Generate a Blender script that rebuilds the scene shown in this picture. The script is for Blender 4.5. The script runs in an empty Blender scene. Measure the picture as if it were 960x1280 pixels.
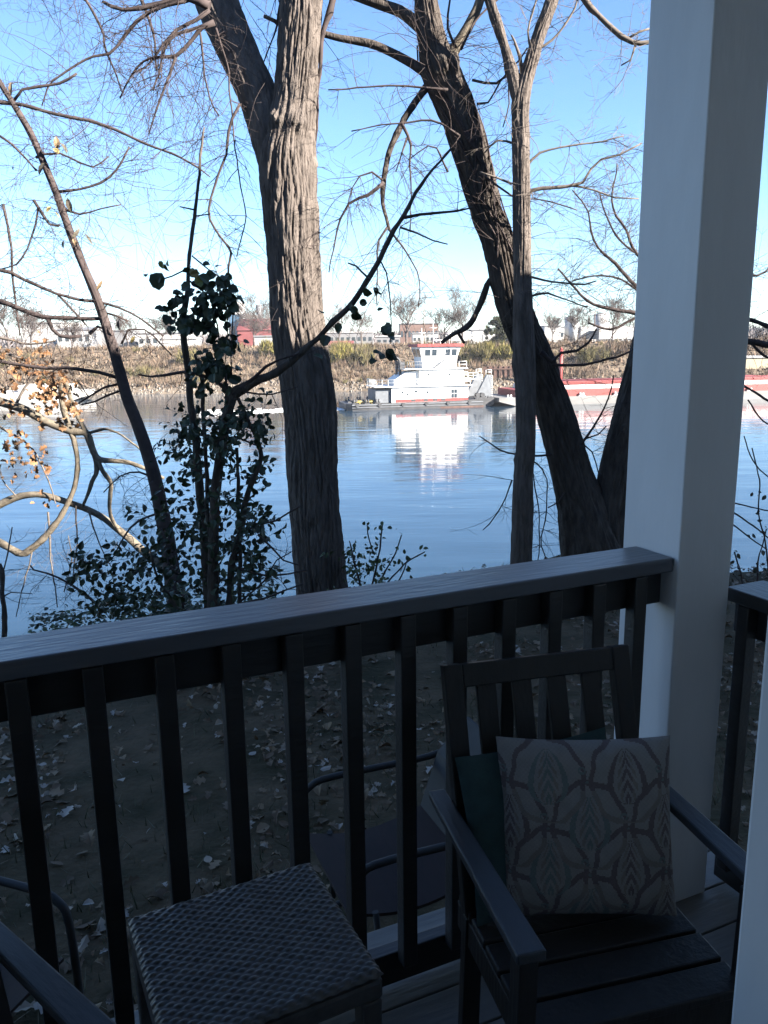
import bpy, math, random
import numpy as np
from mathutils import Vector, noise

# ------------------------------------------------------------------ camera, sky, sun, exposure
sc = bpy.context.scene
C = sc.collection
CZ = 1.58                                   # eye height above the porch floor (z = 0)
F = 1000.0                                  # focal length in pixels of the 960 x 1280 photograph
PITCH = math.atan(210.0 / F)
ROLL = 0.0131
cam_data = bpy.data.cameras.new('camera')
cam = bpy.data.objects.new('camera', cam_data)
C.objects.link(cam)
cam_data.sensor_fit = 'VERTICAL'
cam_data.sensor_height = 36.0
cam_data.lens = 36.0 * F / 1280.0
cam_data.clip_start = 0.02
cam_data.clip_end = 6000
fwd = Vector((0, math.cos(PITCH), -math.sin(PITCH)))
upv = Vector((0, math.sin(PITCH), math.cos(PITCH)))
rtv = Vector((1, 0, 0))
cr, sr = math.cos(ROLL), math.sin(ROLL)
cam_x = rtv * cr - upv * sr
cam_y = rtv * sr + upv * cr
from mathutils import Matrix
M = Matrix((cam_x, cam_y, -fwd)).transposed().to_4x4()
M.translation = (0, 0, CZ)
cam.matrix_world = M
sc.camera = cam

SUN_EL, SUN_AZ = math.radians(26), math.radians(115)     # azimuth clockwise from +Y
world = bpy.data.worlds.new('World')
sc.world = world
world.use_nodes = True
wn = world.node_tree
sky = wn.nodes.new('ShaderNodeTexSky')
sky.sky_type = 'NISHITA'
sky.sun_disc = False
sky.sun_elevation = SUN_EL
sky.sun_rotation = SUN_AZ
sky.altitude = 100
sky.air_density = 0.9
sky.dust_density = 0.0
sky.ozone_density = 5.0
wn.links.new(sky.outputs[0], wn.nodes['Background'].inputs[0])
wn.nodes['Background'].inputs[1].default_value = 0.05

sun_data = bpy.data.lights.new('sun', 'SUN')
sun_data.energy = 5.0
sun_data.angle = math.radians(0.5)
sun_data.color = (1.0, 0.93, 0.83)
sun = bpy.data.objects.new('sun', sun_data)
C.objects.link(sun)
sv = Vector((math.sin(SUN_AZ) * math.cos(SUN_EL), math.cos(SUN_AZ) * math.cos(SUN_EL), math.sin(SUN_EL)))
sun.rotation_euler = (-sv).to_track_quat('-Z', 'Y').to_euler()
sun.location = sv * 60

sc.view_settings.view_transform = 'Standard'
sc.view_settings.look = 'None'
sc.view_settings.exposure = 2.72
sc.view_settings.gamma = 1
sc.view_settings.use_curve_mapping = False
sc.render.engine = 'CYCLES'
sc.cycles.max_bounces = 6
sc.cycles.use_denoising = True

rng = random.Random(7)


# ------------------------------------------------------------------ helpers
def ray(x, y):
    u = (x - 480) / F
    v = -(y - 640) / F
    u2 = cr * u + sr * v
    v2 = -sr * u + cr * v
    return fwd + rtv * u2 + upv * v2


def at(x, y, Y):
    """The place Y metres in front of the porch that stands behind this spot of the photo."""
    r = ray(x, y)
    return Vector((0, 0, CZ)) + r * (Y / r.y)


def onz(x, y, z):
    r = ray(x, y)
    return Vector((0, 0, CZ)) + r * ((z - CZ) / r.z)


def depth(p):
    return (p - Vector((0, 0, CZ))).dot(fwd)


def trace(pts, Y):
    """Photo track [(x, y, width_px[, dY])] -> world points and radii in metres."""
    P, R = [], []
    for t in pts:
        p = at(t[0], t[1], Y + (t[3] if len(t) > 3 else 0))
        P.append(p)
        R.append(max(0.0012, t[2] * 0.5 * depth(p) / F))
    return P, R


def smooth(P, R, step):
    """Catmull-Rom resampling."""
    P = [Vector(p) for p in P]
    if len(P) < 2:
        return P, R
    Q = [P[0] * 2 - P[1]] + P + [P[-1] * 2 - P[-2]]
    S = [R[0]] + list(R) + [R[-1]]
    oP, oR = [], []
    for i in range(1, len(Q) - 2):
        a, b, c, d = Q[i - 1], Q[i], Q[i + 1], Q[i + 2]
        n = max(1, int((c - b).length / step))
        for k in range(n):
            t = k / n
            oP.append(0.5 * ((2 * b) + (c - a) * t + (2 * a - 5 * b + 4 * c - d) * t * t + (3 * b - a - 3 * c + d) * t ** 3))
            oR.append(S[i] + (S[i + 1] - S[i]) * t)
    oP.append(P[-1])
    oR.append(R[-1])
    return oP, oR


class MB:
    def __init__(self):
        self.v, self.f, self.c, self.sm = [], [], [], []

    def face(self, pts, col=None, smooth=False):
        i = len(self.v)
        self.v.extend([tuple(p) for p in pts])
        self.f.append(tuple(range(i, i + len(pts))))
        self.c.append(col)
        self.sm.append(smooth)

    def box(self, x0, x1, y0, y1, z0, z1, col=None):
        i = len(self.v)
        self.v += [(x, y, z) for z in (z0, z1) for y in (y0, y1) for x in (x0, x1)]
        for q in ((0, 2, 3, 1), (4, 5, 7, 6), (0, 1, 5, 4), (2, 6, 7, 3), (0, 4, 6, 2), (1, 3, 7, 5)):
            self.f.append(tuple(i + k for k in q))
            self.c.append(col)
            self.sm.append(False)

    def hexa(self, bot, top, col=None):
        """Frustum from two rings of points."""
        n = len(bot)
        i = len(self.v)
        self.v += [tuple(p) for p in bot] + [tuple(p) for p in top]
        fs = [tuple(i + k for k in reversed(range(n))), tuple(i + n + k for k in range(n))]
        for k in range(n):
            fs.append((i + k, i + (k + 1) % n, i + n + (k + 1) % n, i + n + k))
        for q in fs:
            self.f.append(q)
            self.c.append(col)
            self.sm.append(False)

    def tube(self, P, R, sides=6, cap=True, col=None, disp=None, sm=True):
        P = [Vector(p) for p in P]
        n = len(P)
        if n < 2:
            return
        i0 = len(self.v)
        t = (P[1] - P[0]).normalized()
        ref = Vector((1, 0, 0)) if abs(t.x) < 0.9 else Vector((0, 1, 0))
        u = (ref - t * ref.dot(t)).normalized()
        L = 0.0
        for k in range(n):
            if k == 0:
                t = P[1] - P[0]
            elif k == n - 1:
                t = P[-1] - P[-2]
            else:
                t = P[k + 1] - P[k - 1]
            if t.length < 1e-9:
                t = Vector((0, 0, 1))
            t.normalize()
            u = (u - t * u.dot(t))
            if u.length < 1e-6:
                u = t.orthogonal()
            u.normalize()
            w = t.cross(u)
            if k:
                L += (P[k] - P[k - 1]).length
            r = R[k]
            for s in range(sides):
                a = 2 * math.pi * s / sides
                d = disp(a, L, r, P[k] + (u * math.cos(a) + w * math.sin(a)) * r) if disp else 0.0
                self.v.append(tuple(P[k] + (u * math.cos(a) + w * math.sin(a)) * (r + d)))
        for k in range(n - 1):
            for s in range(sides):
                a, b = i0 + k * sides + s, i0 + k * sides + (s + 1) % sides
                self.f.append((a, b, b + sides, a + sides))
                self.c.append(col)
                self.sm.append(sm)
        if cap:
            self.f.append(tuple(i0 + s for s in reversed(range(sides))))
            self.f.append(tuple(i0 + (n - 1) * sides + s for s in range(sides)))
            self.c += [col, col]
            self.sm += [False, False]

    def leaf(self, p, d, nrm, L, W, col=None, fold=0.25, kind='oval'):
        """One leaf: a folded blade of two halves."""
        d = d.normalized()
        s = d.cross(nrm)
        if s.length < 1e-5:
            s = d.orthogonal()
        s.normalize()
        n = s.cross(d)
        prof = {'oval': ((0, .0), (.2, .7), (.5, 1), (.8, .62), (1, 0)),
                'round': ((0, .0), (.06, .75), (.4, 1), (.78, .72), (1, 0)),
                'lobed': ((0, .05), (.18, .75), (.34, .35), (.55, 1), (.7, .42), (.84, .6), (1, 0))}[kind]
        mid = [p + d * (L * t) + n * (L * fold * (t - t * t) * 1.2) for t, _ in prof]
        for sg in (-1, 1):
            edge = [m + s * (sg * W * .5 * w) + n * (W * fold * w * .6) for m, (t, w) in zip(mid, prof)]
            i = len(self.v)
            self.v += [tuple(q) for q in mid] + [tuple(q) for q in edge]
            k = len(prof)
            for j in range(k - 1):
                q = (i + j, i + j + 1, i + k + j + 1, i + k + j)
                self.f.append(q if sg > 0 else tuple(reversed(q)))
                self.c.append(col)
                self.sm.append(False)

    def build(self, name, mat, parent=None, origin=None, bevel=0.0):
        me = bpy.data.meshes.new(name)
        V = self.v
        if origin is not None:
            ox, oy, oz = origin
            V = [(a - ox, b - oy, c - oz) for a, b, c in V]
        me.from_pydata(V, [], self.f)
        me.polygons.foreach_set('use_smooth', self.sm)
        if any(c is not None for c in self.c):
            at_ = me.attributes.new('Col', 'FLOAT_COLOR', 'FACE')
            flat = np.ones((len(self.f), 4), np.float32)
            for k, c in enumerate(self.c):
                if c is not None:
                    flat[k, :3] = c
            at_.data.foreach_set('color', flat.ravel())
        me.update()
        o = bpy.data.objects.new(name, me)
        C.objects.link(o)
        if mat:
            me.materials.append(mat)
        if parent:
            o.parent = parent
        elif origin is not None:
            o.location = origin
        if bevel:
            b = o.modifiers.new('bevel', 'BEVEL')
            b.width = bevel
            b.segments = 2
            b.limit_method = 'ANGLE'
        return o


def tag(o, label=None, cat=None, group=None, kind=None):
    if label:
        o['label'] = label
    if cat:
        o['category'] = cat
    if group:
        o['group'] = group
    if kind:
        o['kind'] = kind
    return o


def thing(name, label, cat, loc=(0, 0, 0), rz=0.0, group=None):
    o = bpy.data.objects.new(name, None)
    C.objects.link(o)
    o.empty_display_size = 0.1
    o.location = loc
    o.rotation_euler = (0, 0, rz)
    return tag(o, label, cat, group)


def copy_tree(o, parent=None):
    c = o.copy()
    C.objects.link(c)
    if parent:
        c.parent = parent
    for ch in list(o.children):
        copy_tree(ch, c)
    return c


# ------------------------------------------------------------------ materials
def new_mat(name, col, rough=0.7, var=0.0, scale=8.0, bump=0.0, bscale=40.0, stretch=(1, 1, 1), metal=0.0, col2=None, attr=False, spec=0.5, detail=5.0):
    m = bpy.data.materials.new(name)
    m.use_nodes = True
    nt = m.node_tree
    b = nt.nodes['Principled BSDF']
    b.inputs['Roughness'].default_value = rough
    b.inputs['Metallic'].default_value = metal
    b.inputs['Specular IOR Level'].default_value = spec
    b.inputs['Base Color'].default_value = (*col, 1)
    tc = nt.nodes.new('ShaderNodeTexCoord')
    mp = nt.nodes.new('ShaderNodeMapping')
    mp.inputs['Scale'].default_value = stretch
    nt.links.new(tc.outputs['Object'], mp.inputs[0])
    if var or col2 or attr:
        nz = nt.nodes.new('ShaderNodeTexNoise')
        nz.inputs['Scale'].default_value = scale
        nz.inputs['Detail'].default_value = detail
        nz.inputs['Roughness'].default_value = 0.6
        nt.links.new(mp.outputs[0], nz.inputs['Vector'])
        mx = nt.nodes.new('ShaderNodeMix')
        mx.data_type = 'RGBA'
        rp = nt.nodes.new('ShaderNodeMapRange')
        rp.inputs[1].default_value = 0.35
        rp.inputs[2].default_value = 0.65
        nt.links.new(nz.outputs[0], rp.inputs[0])
        nt.links.new(rp.outputs[0], mx.inputs[0])
        if attr:
            a = nt.nodes.new('ShaderNodeAttribute')
            a.attribute_name = 'Col'
            k1 = nt.nodes.new('ShaderNodeMix')
            k1.data_type = 'RGBA'
            k1.blend_type = 'MULTIPLY'
            k1.inputs[0].default_value = 1
            k1.inputs[7].default_value = (1 - var, 1 - var, 1 - var, 1)
            nt.links.new(a.outputs[0], k1.inputs[6])
            nt.links.new(k1.outputs[2], mx.inputs[6])
            nt.links.new(a.outputs[0], mx.inputs[7])
        else:
            c2 = col2 or tuple(c * (1 - var) for c in col)
            mx.inputs[6].default_value = (*c2, 1)
            mx.inputs[7].default_value = (*[min(1, c * (1 + var * .5)) for c in col], 1)
        nt.links.new(mx.outputs[2], b.inputs['Base Color'])
    if bump:
        n2 = nt.nodes.new('ShaderNodeTexNoise')
        n2.inputs['Scale'].default_value = bscale
        n2.inputs['Detail'].default_value = 6
        nt.links.new(mp.outputs[0], n2.inputs['Vector'])
        bp = nt.nodes.new('ShaderNodeBump')
        bp.inputs['Strength'].default_value = bump
        bp.inputs['Distance'].default_value = 0.02
        nt.links.new(n2.outputs[0], bp.inputs['Height'])
        nt.links.new(bp.outputs[0], b.inputs['Normal'])
    return m


MT = {}
MT['bark'] = new_mat('bark', (.108, .09, .079), .92, .35, 14, 1.0, 60, (1, 1, .3), spec=.15)
MT['bark_dark'] = new_mat('dark_bark', (.07, .058, .05), .92, .4, 14, 1.0, 60, (1, 1, .3), spec=.15)
MT['twig'] = new_mat('twig_bark', (.055, .042, .04), .85, .3, 9, spec=.2)
MT['twig_grey'] = new_mat('grey_twig_bark', (.12, .10, .085), .85, .3, 9, spec=.2)
MT['twig_far'] = new_mat('far_twig_bark', (.085, .07, .065), .9, .3, 2, spec=.1)
MT['pale_bark'] = new_mat('pale_bark', (.125, .105, .08), .9, .45, 12, .4, 60, spec=.15)
MT['leaf'] = new_mat('green_leaf', (.03, .045, .02), .5, .2, 20, attr=True, spec=.35)
MT['brown_paint'] = new_mat('dark_brown_paint', (.024, .022, .022), .42, .35, 6, .12, 90, (.15, 1, 1), spec=.5)
MT['chair_paint'] = new_mat('dark_chair_stain', (.016, .013, .012), .5, .35, 10, .15, 80, (1, 1, .2), spec=.4)
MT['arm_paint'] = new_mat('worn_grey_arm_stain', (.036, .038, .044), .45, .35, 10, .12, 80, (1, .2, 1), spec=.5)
MT['rail_cap'] = new_mat('sky_sheen_rail_paint', (.085, .09, .105), .34, .3, 5, .12, 70, (.15, 1, 1), spec=.6)  # railing paint made lighter and bluer: sky reflection put into its colour
MT['white_paint'] = new_mat('white_paint', (.52, .52, .535), .5, .1, 3, .06, 30, (1, 1, .3))
MT['wall_paint'] = new_mat('house_siding_paint', (.68, .60, .50), .6, .1, 3)
MT['roof'] = new_mat('roof_shingle', (.06, .055, .05), .9, .4, 12)
MT['deck'] = new_mat('porch_board', (.16, .145, .13), .6, .35, 5, .15, 60, (.15, 1, 1))
MT['wicker'] = new_mat('dark_wicker', (.07, .066, .064), .42, .3, 30)
MT['teal'] = new_mat('teal_cloth', (.026, .055, .056), .9, .2, 30, .3, 400)
MT['metal_black'] = new_mat('black_metal', (.015, .015, .016), .7, .3, 12, metal=.0)
MT['red_cloth'] = new_mat('faded_dark_red', (.016, .006, .0055), .85, .3, 10)
MT['dry_leaf'] = new_mat('dry_leaf', (.3, .2, .12), .85, .25, 15, attr=True, spec=.2)
MT['brush'] = new_mat('dry_brush', (.2, .15, .1), .9, .15, 1.0, attr=True, spec=.1)
MT['steel_grey'] = new_mat('grey_steel', (.11, .118, .13), .55, .3, .8)
MT['hull_black'] = new_mat('black_hull', (.035, .035, .038), .6, .4, .6)
MT['hull_grey'] = new_mat('grey_barge_side', (.135, .13, .125), .7, .35, .35, stretch=(.25, 1, 1.5))
MT['white_steel'] = new_mat('white_ship_paint', (.62, .61, .59), .5, .16, .9, stretch=(1.6, 1, .35))
MT['red_steel'] = new_mat('red_ship_paint', (.22, .025, .022), .6, .25, .4)
MT['red_band'] = new_mat('red_barge_paint', (.15, .022, .018), .6, .25, .3, stretch=(.3, 1, 1))
MT['rust'] = new_mat('rusted_steel', (.085, .045, .034), .85, .4, 1.2)
MT['win'] = new_mat('dark_window_glass', (.03, .04, .05), .08, 0)
MT['blue_glass'] = new_mat('blue_window_glass', (.06, .12, .19), .15, .2, .4)
MT['yellow_gear'] = new_mat('yellow_rope', (.35, .27, .09), .9, .3, 2)
MT['white_wall'] = new_mat('white_metal_wall', (.36, .355, .345), .6, .12, .15)
MT['grey_wall'] = new_mat('grey_metal_wall', (.17, .17, .175), .6, .15, .15)
MT['brick'] = new_mat('brick_wall', (.13, .08, .065), .9, .25, .4)
MT['red_wall'] = new_mat('red_metal_wall', (.17, .045, .045), .7, .2, .3)
MT['cream_wall'] = new_mat('cream_wall', (.32, .26, .17), .7, .15, .3)
MT['concrete'] = new_mat('pale_concrete', (.4, .38, .35), .9, .25, .4)
MT['rock'] = new_mat('riprap_rock', (.34, .28, .22), .95, .35, .7, attr=True)
MT['wood_pole'] = new_mat('weathered_pole', (.16, .12, .09), .9, .3, 3)
MT['foam'] = new_mat('white_foam', (.8, .82, .82), .8, .1, 2)

# ------------------------------------------------------------------ ground and river
EX, NX = math.sin(math.radians(65.85)), math.cos(math.radians(65.85))
RV = Vector((EX, NX, 0))                    # along the railing
NV = Vector((-NX, EX, 0))                   # out from the porch
PA = math.atan2(NX, EX)                     # porch frame angle
WATER = CZ - 9.58


def RN(s, n, z=0.0):
    return RV * s + NV * n + Vector((0, 0, z))


def near_edge(s):
    """How far out from the porch the yard breaks off into the bank."""
    return 8.35 + 0.18 * math.sin(s * 1.3) - (1.75 * max(0.0, min(1.0, (s - 6.6) / 1.0)))


def far_z(y, x):
    w = 1.3 * noise.noise(Vector((x * .05, 3.1, 0)))
    y = y + w
    if y < 165:
        return -11.0
    if y < 172:
        return -9.6 + (y - 165) / 7 * 3.3
    if y < 192:
        return -6.3 + (y - 172) / 20 * 7.4
    return 1.1 + min(3.0, (y - 192) * .003)


def ground_z(x, y):
    s = x * EX + y * NX
    n = -x * NX + y * EX
    e = near_edge(s)
    b = .05 * noise.noise(Vector((x * .8, y * .8, 0))) + .02 * noise.noise(Vector((x * 3, y * 3, 5)))
    if n < e:
        return -0.7 - 0.08 * (max(n, -30) - 2) * (1 if n > 2 else .3) + b
    z = -0.7 - 0.08 * (e - 2) - (n - e) * .75 - .2 * min(1, (n - e)) + b
    return max(z, far_z(y, x), -11.0) if y < 160 else far_z(y, x)


def axis(lo, hi, fine_lo, fine_hi, d, g=1.18):
    a = list(np.arange(fine_lo, fine_hi + 1e-6, d))
    st, x = d, fine_hi
    while x < hi:
        st *= g
        x += st
        a.append(min(x, hi))
    st, x = d, fine_lo
    b = []
    while x > lo:
        st *= g
        x -= st
        b.append(max(x, lo))
    return sorted(set(b + a))


gx = axis(-2500, 2500, -9, 13, .3, 1.12)
gy = sorted(set(axis(-200, 120, -1, 16, .3, 1.15) + list(np.arange(150, 200, 1.0)) + axis(201, 4000, 201, 215, 5, 1.3)))
mb = MB()
nx_ = len(gx)
for y in gy:
    for x in gx:
        mb.v.append((x, y, ground_z(x, y)))
for j in range(len(gy) - 1):
    for i in range(nx_ - 1):
        a = j * nx_ + i
        mb.f.append((a, a + 1, a + 1 + nx_, a + nx_))
        mb.c.append(None)
        mb.sm.append(True)
MT['earth'] = new_mat('leafy_grass_earth', (.075, .054, .034), .95, .5, 2.6, .8, 24, col2=(.036, .032, .018), spec=.1)
MT['bank_earth'] = new_mat('dry_tan_bank_earth', (.12, .095, .072), .95, .4, .3, .4, 3, spec=.05)
go = mb.build('ground', MT['earth'])
go.data.materials.append(MT['bank_earth'])
for pl in go.data.polygons:
    if pl.center.y > 150:
        pl.material_index = 1
tag(go, kind='structure')

mb = MB()
mb.face([(-2500, -60, WATER), (2500, -60, WATER), (2500, 172, WATER), (-2500, 172, WATER)])
m = bpy.data.materials.new('river_water')
m.use_nodes = True
nt = m.node_tree
b = nt.nodes['Principled BSDF']
b.inputs['Base Color'].default_value = (.016, .034, .055, 1)
b.inputs['Roughness'].default_value = .06
b.inputs['IOR'].default_value = 1.33
geo = nt.nodes.new('ShaderNodeTexCoord')


def wave(scale, sx, sy, det):
    mp = nt.nodes.new('ShaderNodeMapping')
    mp.inputs['Scale'].default_value = (sx, sy, 1)
    mp.inputs['Rotation'].default_value = (0, 0, .12)
    n = nt.nodes.new('ShaderNodeTexNoise')
    n.inputs['Scale'].default_value = scale
    n.inputs['Detail'].default_value = det
    n.inputs['Roughness'].default_value = .55
    nt.links.new(geo.outputs['Object'], mp.inputs[0])
    nt.links.new(mp.outputs[0], n.inputs['Vector'])
    return n


w1, w2 = wave(.22, .45, 1.6, 3), wave(1.1, .5, 1.4, 3)
mul = nt.nodes.new('ShaderNodeMath')
mul.operation = 'MULTIPLY_ADD'
mul.inputs[1].default_value = .16
nt.links.new(w2.outputs[0], mul.inputs[0])
nt.links.new(w1.outputs[0], mul.inputs[2])
bp = nt.nodes.new('ShaderNodeBump')
bp.inputs['Strength'].default_value = 1.0
bp.inputs['Distance'].default_value = .062
nt.links.new(mul.outputs[0], bp.inputs['Height'])
nt.links.new(bp.outputs[0], b.inputs['Normal'])
tag(mb.build('river', m), kind='structure')

# ------------------------------------------------------------------ house and porch (local frame: x along the rail, y outwards)
house = thing('house', 'pale house wall with open doorway and white door trim at the right edge', 'house', (0, 0, 0), PA)
mb = MB()
mb.box(-.0 - 7, -.55, .34, .45, -1.0, 5.9)
mb.box(.66, 17, .34, .45, -1.0, 5.9)
mb.box(-.55, .66, .34, .45, 2.15, 5.9)
mb.box(-7, 17, -9, -8.9, -1.0, 5.9)
mb.box(-7, -6.9, -8.9, .34, -1.0, 5.9)
mb.box(16.9, 17, -8.9, .34, -1.0, 5.9)
mb.build('wall', MT['wall_paint'], house)
mb = MB()
mb.box(.565, .658, .335, .462, 0, 2.05)
mb.box(-.548, -.455, .335, .462, 0, 2.05)
mb.box(-.548, .658, .335, .462, 2.052, 2.148)
mb.build('door_frame', MT['white_paint'], house, bevel=.004)
mb = MB()
EAVE = 6.05
for (a, za), (c, zc) in (((.95, EAVE), (-4.3, 8.4)), ((-4.3, 8.4), (-9.6, EAVE))):
    mb.hexa([(-7.4, c, zc - .12), (17.4, c, zc - .12), (17.4, a, za - .12), (-7.4, a, za - .12)],
            [(-7.4, c, zc), (17.4, c, zc), (17.4, a, za), (-7.4, a, za)])
mb.build('roof', MT['roof'], house)
mb = MB()
mb.box(-6.8, 16.8, -8.85, .33, -.2, -.004)
mb.build('indoor_floor', MT['deck'], house)
mb = MB()
for k in range(10):
    y0 = .455 + k * .132
    mb.box(-3.5, 1.86, y0, y0 + .126, -.035, 0)
mb.box(-3.5, 1.86, 1.745, 1.78, -.24, -.037)
mb.build('porch_floor', MT['deck'], house, bevel=.003)
mb = MB()
mb.box(-3.5, 2.1, .452, 2.0, 2.8, 2.86)
mb.box(-3.5, 2.1, 1.53, 1.73, 2.6, 2.798)
mb.hexa([(-3.5, .452, 2.862), (2.1, .452, 2.862), (2.1, 2.05, 2.862), (-3.5, 2.05, 2.862)],
        [(-3.5, .452, 3.5), (2.1, .452, 3.5), (2.1, 2.05, 2.95), (-3.5, 2.05, 2.95)])
MT['ceiling_paint'] = new_mat('porch_ceiling_paint', (.74, .68, .6), .6, .08, 2)
mb.build('porch_roof', MT['ceiling_paint'], house)

post = thing('porch_column', 'square white porch column where the dark railing ends', 'column', RN(1.593, 1.606), PA)
mb = MB()
mb.box(-.092, .092, -.106, .106, .001, 2.6)
mb.build('shaft', MT['white_paint'], post, bevel=.004)

rail = thing('porch_railing', 'long dark brown wooden railing across the front of the porch', 'railing', RN(0, 1.585), PA)
rail['group'] = 'dark porch railings'
n0 = 1.585


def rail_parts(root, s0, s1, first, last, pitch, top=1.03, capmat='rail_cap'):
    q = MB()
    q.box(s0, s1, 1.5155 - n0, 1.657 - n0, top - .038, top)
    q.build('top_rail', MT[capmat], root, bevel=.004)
    q = MB()
    q.box(s0, s1, 1.556 - n0, 1.594 - n0, top - .133, top - .039)
    q.build('upper_plank', MT['brown_paint'], root, bevel=.003)
    q = MB()
    q.box(s0, s1, 1.556 - n0, 1.594 - n0, .02, .108)
    q.build('bottom_rail', MT['brown_paint'], root, bevel=.003)
    c = first
    while c <= last:
        q = MB()
        q.box(c - .019, c + .019, 1.517 - n0, 1.555 - n0, .09 - .004 * rng.random(), top - .04)
        q.build('baluster', MT['brown_paint'], root, bevel=.003)
        c += pitch


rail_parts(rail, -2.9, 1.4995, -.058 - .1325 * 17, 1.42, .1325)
side = thing('porch_railing', 'short dark railing half hidden behind the white column', 'railing', RN(1.70, 1.0), PA + math.pi / 2, 'dark porch railings')
rail_parts(side, -.53, .552, -.47, .5, .1325, .92, 'brown_paint')
side.rotation_euler = (0, 0, PA - math.pi / 2)
side.location = RN(1.775, 1.0)

# ------------------------------------------------------------------ wicker side table
tw, td, th = .38, .355, .5
tbl = thing('side_table', 'square dark woven wicker side table by the railing', 'side table', RN(.29, 1.283), PA + math.radians(2.5))
mb = MB()
N = 260
for j in range(N + 1):
    for i in range(N + 1):
        x, y = (i / N - .5) * tw, (j / N - .5) * td
        row = math.floor(y / .009)
        z = .0016 * math.sin(x / .026 * 2 * math.pi + (row % 2) * math.pi) * abs(math.sin(y / .009 * math.pi)) ** .6 + .0014 * abs(math.sin(y / .009 * math.pi)) ** .5
        z += .0012 * noise.noise(Vector((x * 60, y * 60, 0)))
        e = max(0, abs(x) - tw / 2 + .015, abs(y) - td / 2 + .015)
        z -= e * e * 40
        mb.v.append((x, y, th - .004 + z))
for j in range(N):
    for i in range(N):
        a = j * (N + 1) + i
        mb.f.append((a, a + 1, a + N + 2, a + N + 1))
        mb.c.append(None)
        mb.sm.append(True)
mb.build('table_top', MT['wicker'], tbl)
mb = MB()
mb.box(-tw / 2, tw / 2, -td / 2, td / 2, th - .06, th - .018)
mb.build('apron', MT['wicker'], tbl, bevel=.008)
for sx in (-1, 1):
    for sy in (-1, 1):
        mb = MB()
        cx, cy = sx * (tw / 2 - .022), sy * (td / 2 - .022)
        mb.hexa([(cx - .014, cy - .014, 0.001), (cx + .014, cy - .014, 0.001), (cx + .014, cy + .014, 0.001), (cx - .014, cy + .014, 0.001)],
                [(cx - .02, cy - .02, th - .061), (cx + .02, cy - .02, th - .061), (cx + .02, cy + .02, th - .061), (cx - .02, cy + .02, th - .061)])
        mb.build('leg', MT['wicker'], tbl, bevel=.004)

# ------------------------------------------------------------------ slatted porch chairs
def quad_bar(mb, p0, p1, w, t, side_v):
    """A board from p0 to p1, w wide along side_v, t thick."""
    p0, p1, side_v = Vector(p0), Vector(p1), Vector(side_v).normalized()
    d = (p1 - p0).normalized()
    nn = d.cross(side_v).normalized()
    ring = lambda p: [p - side_v * w / 2 - nn * t / 2, p + side_v * w / 2 - nn * t / 2, p + side_v * w / 2 + nn * t / 2, p - side_v * w / 2 + nn * t / 2]
    mb.hexa(ring(p0), ring(p1))


def make_chair():
    ch = thing('porch_chair', 'dark slatted wooden armchair in the corner by the white column holding two cushions', 'chair', (.454, 1.195, 0), math.radians(14), 'dark wooden porch chairs')
    bl = lambda z: .35 + (z - .42) * .30            # y of the reclining back at height z
    X = Vector((1, 0, 0))
    mb = MB()
    for k in range(5):
        y = .01 + k * .078
        mb.box(-.215, .215, y, y + .07, .395, .415)
    mb.build('seat', MT['chair_paint'], ch, bevel=.004)
    mb = MB()
    mb.box(-.19, .19, .02, .042, .33, .394)
    mb.box(-.215, -.192, .02, .40, .33, .394)
    mb.box(.192, .215, .02, .40, .33, .394)
    mb.build('seat_frame', MT['chair_paint'], ch, bevel=.003)
    for sx in (-1, 1):
        mb = MB()
        quad_bar(mb, (sx * .2, bl(.02) + .14, .001), (sx * .2, bl(.40), .40), .04, .03, X)
        quad_bar(mb, (sx * .2, bl(.40), .40), (sx * .2, bl(.9), .9), .042, .03, X)
        mb.build('back_post', MT['chair_paint'], ch, bevel=.003)
        mb = MB()
        quad_bar(mb, (sx * .225, .045, .001), (sx * .225, .03, .60), .035, .04, X)
        mb.build('front_leg', MT['chair_paint'], ch, bevel=.003)
        mb = MB()
        mb.hexa([(sx * .24 - .026, -.03, .602), (sx * .24 + .026, -.03, .602), (sx * .24 + .019, .47, .602), (sx * .24 - .019, .47, .602)],
                [(sx * .24 - .026, -.03, .622), (sx * .24 + .026, -.03, .622), (sx * .24 + .019, .47, .622), (sx * .24 - .019, .47, .622)])
        mb.build('armrest', MT['arm_paint'], ch, bevel=.004)
    mb = MB()
    quad_bar(mb, (-.179, bl(.875), .875), (.179, bl(.875), .875), .05, .026, (0, .287, .958))
    mb.build('top_rail', MT['chair_paint'], ch, bevel=.003)
    mb = MB()
    quad_bar(mb, (-.179, bl(.46), .46), (.179, bl(.46), .46), .045, .024, (0, .287, .958))
    mb.build('lower_rail', MT['chair_paint'], ch, bevel=.003)
    for k in range(4):
        x = -.125 + k * .0833
        mb = MB()
        quad_bar(mb, (x, bl(.48) + .002, .48), (x, bl(.851) + .002, .851), .045, .012, X)
        mb.build('slat', MT['chair_paint'], ch, bevel=.002)
    return ch


chair = make_chair()
c2 = copy_tree(chair)
c2.location = (-.478, .709, 0)
c2.rotation_euler = (0, 0, math.atan2(.771, .637))
c2['label'] = 'dark wooden chair in the lower left corner with one flat arm showing'


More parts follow.
